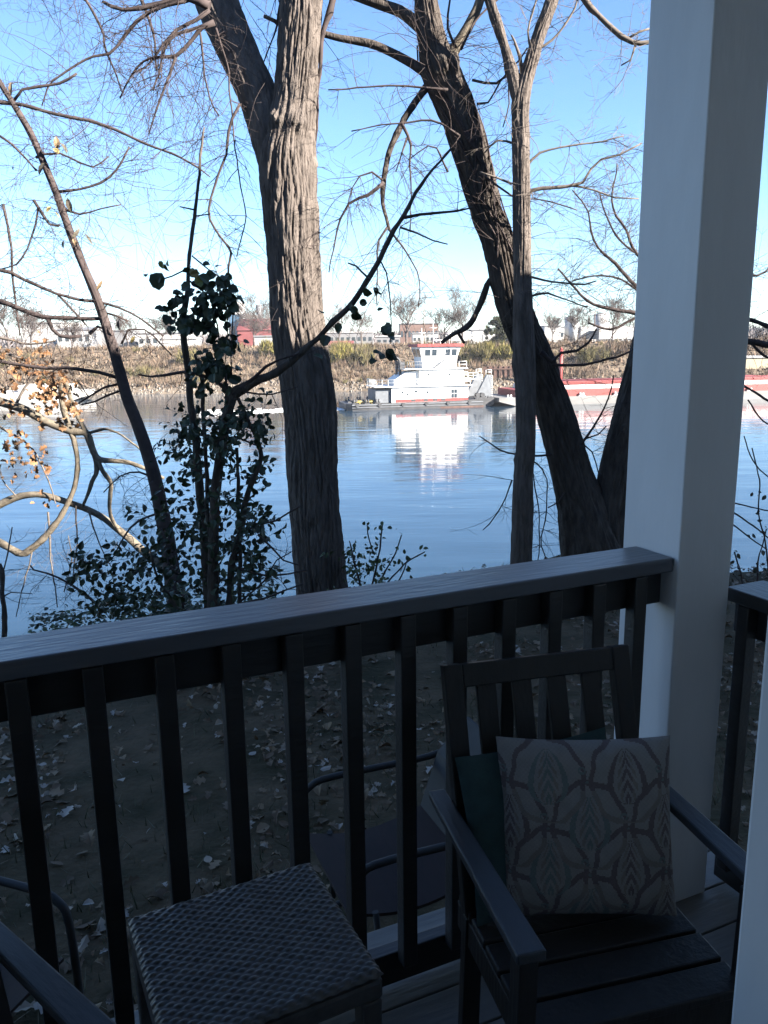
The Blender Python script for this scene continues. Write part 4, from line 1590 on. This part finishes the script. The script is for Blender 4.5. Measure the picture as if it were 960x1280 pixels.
def leaf_cloud(mb, spots, size, cols, Y, yj, kind='oval', hang=.4, jit=6):
    for px, py in spots:
        p = at(px + rng.gauss(0, jit), py + rng.gauss(0, jit), Y + rng.uniform(-yj, yj))
        d = Vector((rng.gauss(0, .8), rng.gauss(0, .6), rng.gauss(-hang, .6)))
        n = Vector((rng.gauss(0, .6), rng.gauss(-.9, .5), rng.gauss(.3, .6)))
        s = rng.uniform(*size)
        mb.leaf(p, d, n, s, s * (.62 if kind == 'oval' else .95), rng.choice(cols), .3, kind)


oF = base_of(258, 800, YG)
tF = thing('ivy_covered_stem', 'thin upright stem carrying a hanging clump of round dark ivy leaves', 'tree', oF)
mb = MB()
limb(mb, [(262, 850, 14), (260, 765, 12), (256, 700, 11), (250, 620, 10.5), (243, 540, 9.5), (236, 480, 8.5), (230, 420, 8), (230, 380, 7.5), (236, 330, 5.5), (242, 280, 5), (247, 230, 4), (253, 180, 3), (255, 160, 2)], YG + .1, 14, .05, bark_disp(.002, 8, 2))
mb.build('trunk', MT['bark_dark'], tF, oF)
tw = MB()
T = [[(240, 320, 2), (262, 338, 1.8), (282, 350, 1.6), (284, 420, 1.5), (280, 468, 1.4)], [(236, 335, 2.4), (215, 345, 1.8), (198, 350, 1.6)], [(235, 350, 2.4), (262, 372, 2), (272, 410, 1.8), (275, 450, 1.6)], [(231, 400, 2), (215, 418, 1.6)],
     [(242, 262, 2), (225, 258, 1.5)], [(244, 270, 2), (262, 268, 1.5)], [(285, 330, 1.6), (291, 400, 1.5), (290, 480, 1.4)]]
twig_limbs(tF, oF, tw, T, YG, 'twig', 3, (.1, .3), .003, .03, own=False, lev=1)
o = tw.build('twigs', MT['twig'], tF, oF)
o['kind'] = 'stuff'
lv = MB()
sp = []
for (x0, y0, x1, y1, n) in ((228, 350, 285, 375, 20), (215, 365, 285, 400, 32), (222, 385, 290, 415, 22), (258, 405, 290, 440, 24), (262, 432, 290, 470, 26), (206, 372, 226, 392, 6), (212, 400, 222, 418, 4), (270, 340, 285, 356, 4), (240, 345, 252, 365, 5)):
    sp += [(rng.uniform(x0 - 2, x1), rng.uniform(y0, y1)) for _ in range(int(n * 1.15))]
ts = MB()
rng.shuffle(sp)
sprigs(lv, ts, sp, (.045, .08), DK, YG - .05, .1, 'round', .5, (.1, .2), 3)
leaf_cloud(lv, sp[::2] + sp[1::4], (.042, .085), DK, YG - .05, .12, 'round', .7, 3)
p = at(196, 352, YG - .1)
lv.leaf(p + Vector((0, 0, .06)), Vector((.1, 0, -1)), Vector((0, -1, .1)), .12, .115, DK[0], .1, 'round')
leaf_cloud(lv, [(192, 345), (199, 345), (183, 344)], (.035, .05), DK, YG - .1, .05, 'round', .5, 1)
leaf_cloud(lv, [(246, 340), (250, 346), (246, 352), (240, 345), (206, 333), (209, 323), (201, 330)], (.05, .075), [(.22, .22, .05), (.16, .17, .05), (.25, .2, .08)], YG - .1, .05, 'round', .5, 2)
o = ts.build('leaf_stalks', MT['twig'], tF, oF)
o['kind'] = 'stuff'
o = lv.build('leaves', MT['leaf'], tF, oF)
o['kind'] = 'stuff'

oG = base_of(266, 800, YG - .05)
tG = thing('leafy_thicket', 'dark leafy thicket of several stems with one long branch reaching past the thick trunk', 'bush', oG)
mb = MB()
GP, GR = limb(mb, [(272, 850, 18), (268, 765, 16), (266, 700, 14.5), (270, 620, 13.5), (276, 560, 12.5), (284, 520, 12.5), (290, 495, 14), (305, 485, 12), (325, 474, 10.5), (345, 465, 9.5), (372, 446, 8), (398, 422, 7), (415, 402, 8), (425, 393, 7), (440, 378, 7.5), (458, 355, 7), (470, 335, 6.5), (485, 302, 6), (492, 288, 6.5), (505, 270, 5), (520, 240, 4.5), (540, 210, 3.5), (563, 185, 3)], YG - .05, 14, .05, bark_disp(.002, 8, 6))
mb.build('stem', MT['bark_dark'], tG, oG)
for tr in ([(266, 850, 8), (263, 700, 6), (257, 600, 5.5), (254, 500, 5), (248, 465, 5), (242, 443, 4)],
           [(283, 850, 11), (287, 740, 9), (294, 690, 8.5), (305, 635, 8), (316, 600, 7), (325, 570, 6), (312, 530, 5), (298, 497, 5)],
           [(298, 850, 6), (300, 700, 5), (297, 620, 4.5), (296, 560, 4)],
           [(250, 850, 9), (225, 770, 6), (205, 735, 4), (190, 690, 3)]):
    mb = MB()
    limb(mb, tr, YG - .02, 10, .06, bark_disp(.002, 8, 3))
    mb.build('stem', MT['bark_dark'], tG, oG)
tw = MB()
T = [[(505, 272, 4.4), (525, 268, 3.6), (545, 265, 3.2), (570, 262, 2.6), (590, 259, 2)], [(500, 284, 2.8), (520, 291, 2.2), (540, 300, 1.9), (558, 305, 1.5)],
     [(463, 350, 3.4), (452, 340, 2.8), (446, 333, 2.4), (436, 329, 2)], [(290, 493, 7), (305, 482, 5), (318, 472, 4.4), (332, 458, 4), (348, 449, 3), (372, 440, 2.2)],
     [(286, 490, 6), (272, 478, 5), (258, 471, 4.6), (243, 466, 4.2), (228, 464, 4), (205, 470, 3.6), (188, 471, 3), (172, 468, 2)],
     [(284, 500, 4), (283, 480, 3.6), (282, 462, 3)], [(305, 655, 4), (325, 655, 3.2), (345, 651, 2.8), (362, 640, 2.4), (378, 632, 2)],
     [(322, 668, 3), (340, 685, 2.6), (355, 700, 2.2), (375, 706, 2)], [(300, 712, 3), (330, 718, 2.8), (360, 716, 2.4), (385, 714, 2)],
     [(300, 755, 4), (330, 748, 3), (360, 738, 2.4), (380, 730, 2)], [(292, 760, 3), (330, 725, 2.2), (345, 700, 1.8), (365, 690, 1.4)], [(306, 490, 2.5), (340, 493, 2), (372, 482, 1.6)],
     [(475, 325, 2), (482, 340, 1.8), (489, 392, 1.5), (488, 430, 1.4)], [(292, 545, 3), (310, 552, 2.4), (330, 560, 2)]]
twig_limbs(tG, oG, tw, T, YG - .08, 'twig', 6, (.12, .4), .0034, .02, own=False, lev=1)
o = tw.build('twigs', MT['twig'], tG, oG)
o['kind'] = 'stuff'
lv = MB()
sp = []
for (x0, y0, x1, y1, n) in ((222, 505, 300, 545, 52), (300, 500, 332, 560, 34), (250, 530, 300, 600, 46), (205, 560, 262, 640, 40), (225, 620, 330, 700, 110), (195, 640, 245, 705, 40), (200, 700, 335, 765, 120), (290, 560, 325, 650, 34),
                            (316, 660, 338, 720, 14), (186, 640, 210, 670, 8), (220, 520, 250, 565, 16), (120, 740, 220, 775, 40)):
    sp += [(rng.uniform(x0, x1), rng.uniform(y0, y1)) for _ in range(n)]
ts = MB()
sp += [(rng.uniform(88, 135), rng.uniform(690, 750)) for _ in range(40)] + [(rng.uniform(150, 210), rng.uniform(690, 770)) for _ in range(60)]
rng.shuffle(sp)
sprigs(lv, ts, sp + sp, (.042, .08), DK, YG, .3)
leaf_cloud(lv, sp[::2], (.042, .08), DK, YG, .3, 'oval', .5, 6)
leaf_cloud(lv, [(rng.uniform(318, 336), rng.uniform(515, 560)) for _ in range(26)], (.042, .07), DK, YG - .1, .1, 'oval', .8, 2)
leaf_cloud(lv, [(435, 385), (446, 390), (459, 377), (463, 368), (470, 362), (477, 369), (471, 384), (429, 407), (437, 383), (480, 410), (488, 416), (485, 410), (478, 405), (494, 420), (486, 432), (492, 440), (480, 441), (468, 438), (464, 445), (472, 448), (481, 450), (488, 444), (404, 392), (407, 417), (404, 450)], (.055, .09), DK, YG - .1, .05, 'round', .5, 2)
o = ts.build('leaf_stalks', MT['twig'], tG, oG)
o['kind'] = 'stuff'
o = lv.build('leaves', MT['leaf'], tG, oG)
o['kind'] = 'stuff'

# ---- I: sunlit limb leaning in from the left, with dead leaves
YI = 12.3
oI = at(232, 745, YI)
oI.z = ground_z(oI.x, oI.y) - .05
tI = thing('twisted_tree', 'sunlit twisted pale tree over the water at the left with curled orange leaves', 'tree', oI)
mb = MB()
limb(mb, [(238, 800, 20), (232, 760, 18), (215, 725, 13), (198, 704, 11), (180, 690, 10), (165, 676, 9.5), (148, 662, 8.5), (130, 648, 8), (110, 637, 8), (85, 628, 8), (55, 619, 7.5), (32, 619, 8), (12, 625, 9.5), (-12, 636, 9.5), (-60, 650, 8)], YI, 18, .07, bark_disp(.004, 10, 2))
mb.build('trunk', MT['pale_bark'], tI, oI)
for tr in ([(-60, 478, 13), (-30, 492, 12), (0, 502, 11.5), (30, 512, 11), (60, 528, 10), (90, 539, 10), (107, 541, 9.5), (113, 555, 8.5), (122, 573, 8), (140, 576, 6), (160, 578, 5.6), (182, 586, 5), (205, 598, 4)],
           [(112, 545, 7), (117, 562, 6.4), (121, 588, 5.6), (115, 602, 5), (110, 618, 4.4), (104, 632, 3.6)],
           [(121, 573, 6), (129, 590, 5.4), (138, 604, 5.4), (137, 622, 5), (138, 645, 4.6), (150, 665, 4)],
           [(108, 542, 7), (101, 527, 6.4), (93, 512, 6), (86, 492, 6), (81, 475, 6)],
           [(77, 470, 7), (77, 495, 7.4), (82, 522, 7.2), (92, 548, 6.8), (97, 580, 6.4), (94, 605, 6.4), (87, 624, 6.4), (75, 648, 7.4), (55, 672, 8.4), (40, 685, 8.6), (27, 692, 9), (10, 684, 9), (-15, 670, 9), (-50, 655, 9)],
           [(112, 541, 4), (130, 537, 3), (148, 542, 2.6), (165, 553, 2.2), (180, 566, 1.8)]):
    mb = MB()
    limb(mb, tr, YI - .1, 12, .06, bark_disp(.003, 9, 5))
    mb.build('limb', MT['pale_bark'], tI, oI)
tw = MB()
T = [[(-20, 520, 4), (10, 540, 3), (40, 560, 2.4), (60, 600, 1.8), (70, 630, 1.4)], [(20, 505, 4), (35, 480, 3), (60, 455, 2.2), (70, 430, 1.6)], [(0, 440, 4), (30, 450, 3), (55, 470, 2.4), (75, 500, 1.8)],
     [(-10, 420, 4), (40, 430, 2.4), (70, 425, 1.6)], [(60, 640, 3), (64, 700, 2), (72, 760, 1.4)], [(95, 632, 2.4), (96, 680, 1.8), (92, 720, 1.4)], [(110, 636, 2.4), (125, 680, 1.6), (140, 710, 1.2)], [(20, 620, 2), (5, 600, 1.5), (-10, 560, 1.3)],
     [(40, 690, 2), (30, 730, 1.6), (20, 770, 1.2)], [(80, 740, 1.6), (90, 700, 1.5), (85, 670, 1.2)]]
twig_limbs(tI, oI, tw, T, YI - .1, 'twig_grey', 7, (.25, .8), .0036, .01, own=False, lev=1)
o = tw.build('twigs', MT['twig_grey'], tI, oI)
o['kind'] = 'stuff'
lv = MB()
OR = [(0.184, 0.096, 0.044), (0.158, 0.079, 0.037), (0.219, 0.127, 0.066), (0.123, 0.062, 0.030), (0.197, 0.110, 0.057)]
sp = []
for (x0, y0, x1, y1, n) in ((0, 430, 40, 480, 40), (30, 450, 85, 500, 70), (40, 480, 100, 530, 60), (0, 540, 40, 590, 36), (30, 560, 60, 590, 16), (42, 578, 56, 588, 8), (50, 615, 68, 632, 8), (10, 440, 60, 460, 20), (85, 485, 102, 520, 10), (45, 415, 58, 450, 10), (0, 500, 20, 530, 10), (15, 592, 22, 600, 4)):
    sp += [(rng.uniform(x0, x1), rng.uniform(y0, y1)) for _ in range(int(n * .95))]
leaf_cloud(lv, sp, (.065, .13), OR, YI - .2, .4, 'lobed', .6, 5)
o = lv.build('leaves', MT['dry_leaf'], tI, oI)
o['kind'] = 'stuff'

# ---- small dark stem at the left edge
oS = base_of(4, 800, 7.3)
tS = thing('broken_stem', 'short dark broken stem standing at the left edge above the railing', 'tree', oS)
mb = MB()
limb(mb, [(2, 840, 8), (4, 795, 7), (6, 765, 6.5), (3, 740, 6), (2, 715, 6.5), (0, 705, 4)], 7.3, 10, .05)
mb.build('trunk', MT['bark_dark'], tS, oS)
tw = MB()
twig_limbs(tS, oS, tw, [[(4, 715, 2), (10, 690, 1.8), (14, 660, 1.5)], [(5, 745, 2), (14, 740, 1.6), (40, 742, 1.2)]], 7.3, 'twig_grey', 8, (.2, .5), .003, 0, own=False, lev=1)
o = tw.build('twigs', MT['twig_grey'], tS, oS)
o['kind'] = 'stuff'

# ---- J: low green sprig right of the thick trunk
oJ = base_of(445, 765, 7.9)
tJ = thing('green_bush', 'low green bush with upright seed stalks right of the thick trunk', 'bush', oJ)
mb = MB()
for tr in ([(448, 790, 4), (462, 740, 3), (474, 695, 2.4), (478, 655, 2)], [(450, 790, 4), (470, 740, 2.6), (490, 700, 2), (502, 668, 1.6)], [(445, 790, 4), (450, 740, 3), (442, 700, 2.4), (436, 675, 1.6)],
           [(455, 790, 3), (480, 735, 2.4), (505, 705, 2), (530, 690, 1.6)], [(466, 690, 2), (460, 668, 1.8), (458, 655, 1.5)], [(450, 770, 3), (480, 752, 2.4), (500, 720, 2), (508, 700, 1.5)]):
    limb(mb, tr, 7.9, 5, .06, cap=False)
o = mb.build('stems', MT['twig'], tJ, oJ)
o['kind'] = 'stuff'
lv = MB()
G2 = [(.05, .075, .025), (.065, .09, .03), (.04, .06, .022)]
sp = [(rng.uniform(430, 470), rng.uniform(680, 735)) for _ in range(60)] + [(rng.uniform(465, 510), rng.uniform(690, 730)) for _ in range(44)] + [(476, 655), (480, 652), (478, 660), (458, 655), (460, 660), (502, 665), (528, 690), (525, 692), (508, 708)] * 2
ts = MB()
leaf_cloud(lv, sp, (.035, .065), G2, 7.9, .15, 'oval', .3, 4)
sprigs(lv, ts, [(rng.uniform(428, 480), rng.uniform(675, 735)) for _ in range(110)], (.04, .07), G2, 7.9, .2)
o = ts.build('leaf_stalks', MT['twig'], tJ, oJ)
o['kind'] = 'stuff'
o = lv.build('leaves', MT['leaf'], tJ, oJ)
o['kind'] = 'stuff'

# ---- leafy ground cover along the bank edge
lv = MB()
for k in range(1500):
    px = rng.uniform(40, 345)
    top = 800 - (px - 40) * .22 - 30 * max(0, math.sin(px * .05)) * .3
    p = at(px, rng.uniform(top - 26, top + 30), rng.uniform(6.6, 7.9))
    g = ground_z(p.x, p.y)
    if p.z < g:
        p.z = g + rng.uniform(.02, .3)
    s = rng.uniform(.04, .08)
    lv.leaf(p, Vector((rng.gauss(0, 1), rng.gauss(0, 1), rng.gauss(0, .3))), Vector((rng.gauss(0, .5), rng.gauss(0, .5), 1)), s, s * .6, rng.choice(DK + G2))
tag(lv.build('ground_cover', MT['leaf']), kind='stuff')

# ---- L: vines and bush right of the column
oL = base_of(955, 735, 8.0)
tL = thing('vine_bush', 'thin vines and a scrubby bush right of the white column', 'bush', oL)
mb = MB()
for tr in ([(940, 560, 1.6), (950, 600, 1.8), (948, 640, 1.8), (958, 690, 2), (962, 740, 2.4)], [(915, 640, 2.4), (935, 652, 2.2), (960, 672, 2), (990, 690, 1.8)], [(915, 655, 2), (938, 672, 1.8), (958, 686, 1.5)], [(912, 628, 2), (940, 634, 1.8), (970, 640, 1.5)],
           [(930, 545, 1.5), (940, 575, 1.6), (955, 592, 1.6), (985, 610, 1.5)], [(935, 500, 2), (950, 520, 2), (975, 540, 1.8)], [(925, 480, 3), (950, 495, 3), (985, 515, 3)], [(918, 690, 2), (922, 705, 2), (930, 740, 2.4)], [(945, 735, 3), (950, 700, 2), (958, 660, 1.5)]):
    limb(mb, tr, 8.0, 5, .06, cap=False)
Pq, Rq = trace([(930, 735, 3), (950, 730, 3), (985, 725, 3)], 8.0)
twigs_on(mb, Pq, Rq, 14, (.15, .5), .003, -.03, 1, 3)
o = mb.build('stems', MT['twig'], tL, oL)
o['kind'] = 'stuff'
lv = MB()
leaf_cloud(lv, [(944, 612), (948, 625), (945, 640), (952, 655), (954, 668), (938, 666), (922, 695), (924, 703), (926, 690), (955, 692), (950, 705), (956, 708), (948, 712), (940, 715), (930, 718)] * 2, (.03, .07), [(.05, .05, .03), (.08, .05, .035), (.04, .05, .025)], 8.0, .1, 'oval', .5, 4)
o = lv.build('leaves', MT['leaf'], tL, oL)
o['kind'] = 'stuff'

# ------------------------------------------------------------------ leaf litter and grass in the yard
lv = MB()
LC = [(.19, .135, .085), (.28, .23, .18), (.14, .095, .06), (.34, .30, .26), (.11, .075, .05), (.2, .145, .095), (.09, .065, .042), (.13, .09, .06), (.12, .085, .055), (.16, .12, .085)]
for k in range(19000):
    s, n = rng.uniform(-4.5, 9), rng.uniform(1.9, 8.3)
    if noise.noise(Vector((s * .9, n * .9, 1))) < -.08 and rng.random() < .8:
        continue
    p = RN(s, n)
    p.z = ground_z(p.x, p.y) + .015
    sz = .025 + .075 * rng.random() ** 1.6
    lv.leaf(p, Vector((rng.gauss(0, 1), rng.gauss(0, 1), rng.gauss(0, .25))), Vector((rng.gauss(0, .45), rng.gauss(0, .45), 1)), sz, sz * rng.uniform(.5, .95), rng.choice(LC), rng.uniform(-.5, .7), rng.choice(('lobed', 'lobed', 'oval')))
tag(lv.build('leaf_litter', MT['dry_leaf']), kind='stuff')
gb = MB()
GC = [(.045, .055, .024), (.06, .062, .03), (.085, .075, .045), (.04, .048, .022)]
for k in range(15000):
    s, n = rng.uniform(-4, 8.5), 1.9 + 6.4 * rng.random() ** 1.2
    if noise.noise(Vector((s * .7, n * .7, 3))) < -.1 and rng.random() < .8:
        continue
    p = RN(s, n)
    p.z = ground_z(p.x, p.y) - .005
    a = rng.random() * 6.28
    h = rng.uniform(.03, .1)
    w = Vector((math.cos(a), math.sin(a), 0)) * .0035
    gb.face([p - w, p + w, p + Vector((rng.gauss(0, .4) * h, rng.gauss(0, .4) * h, h))], rng.choice(GC))
tag(gb.build('grass', MT['leaf']), kind='stuff')


# ------------------------------------------------------------------ two old metal garden chairs in the leaves below the railing
def garden_chair(label, loc, rz):
    t = thing('garden_chair', label, 'garden chair', loc, rz, 'garden chairs in the yard')
    mb = MB()
    sec = []
    N = 10
    for i in range(N + 1):
        u = i / N
        y, z = (u * .5, .40 - .05 * math.sin(u * 3.14)) if True else (0, 0)
        sec.append([(-.25, y, z), (.25, y, z), (.25, y, z + .012), (-.25, y, z + .012)])
    loft(mb, sec)
    mb.build('seat', MT['red_cloth'], t)
    mb = MB()
    loft(mb, [[(-.25, .50, .41), (.25, .50, .41), (.25, .512, .41), (-.25, .512, .41)], [(-.25, .58, .64), (.25, .58, .64), (.25, .592, .64), (-.25, .592, .64)], [(-.23, .70, .78), (.23, .70, .78), (.23, .712, .78), (-.23, .712, .78)]])
    mb.build('backrest', MT['metal_black'], t)
    for sx in (-1, 1):
        mb = MB()
        P, R = smooth([(sx * .29, .52, .02), (sx * .29, .16, .02), (sx * .29, .02, .03), (sx * .29, -.01, .12), (sx * .29, .0, .5), (sx * .29, .04, .585), (sx * .29, .14, .605), (sx * .29, .5, .6), (sx * .27, .6, .62)], [.014] * 9, .03)
        mb.tube(P, R, 8)
        mb.tube([(sx * .29, .12, .06), (sx * .25, .1, .39)], [.012, .012], 6)
        mb.build('arm_frame', MT['metal_black'], t)
    return t


p = onz(462, 1085, -.13)
garden_chair('black tube framed garden chair with dark red seat below the railing behind the wicker table', (p.x - .17, p.y + .24, ground_z(p.x, p.y) - .02), math.radians(-68))
p = onz(40, 1185, -.2)
garden_chair('black tube framed garden chair in the leaves at the lower left below the railing', (p.x - .08, p.y - .05, ground_z(p.x, p.y) - .06), math.radians(70))

# ------------------------------------------------------------------ thin river haze
mb = MB()
mb.box(-2600, 2600, -220, 4100, -12.0, 19.0)
hz = bpy.data.materials.new('haze_air')
hz.use_nodes = True
nt = hz.node_tree
nt.nodes.remove(nt.nodes['Principled BSDF'])
vol = nt.nodes.new('ShaderNodeVolumePrincipled')
vol.inputs['Density'].default_value = .00014
vol.inputs['Color'].default_value = (.92, .94, 1, 1)
nt.links.new(vol.outputs[0], nt.nodes['Material Output'].inputs['Volume'])
tag(mb.build('haze', hz), kind='stuff')
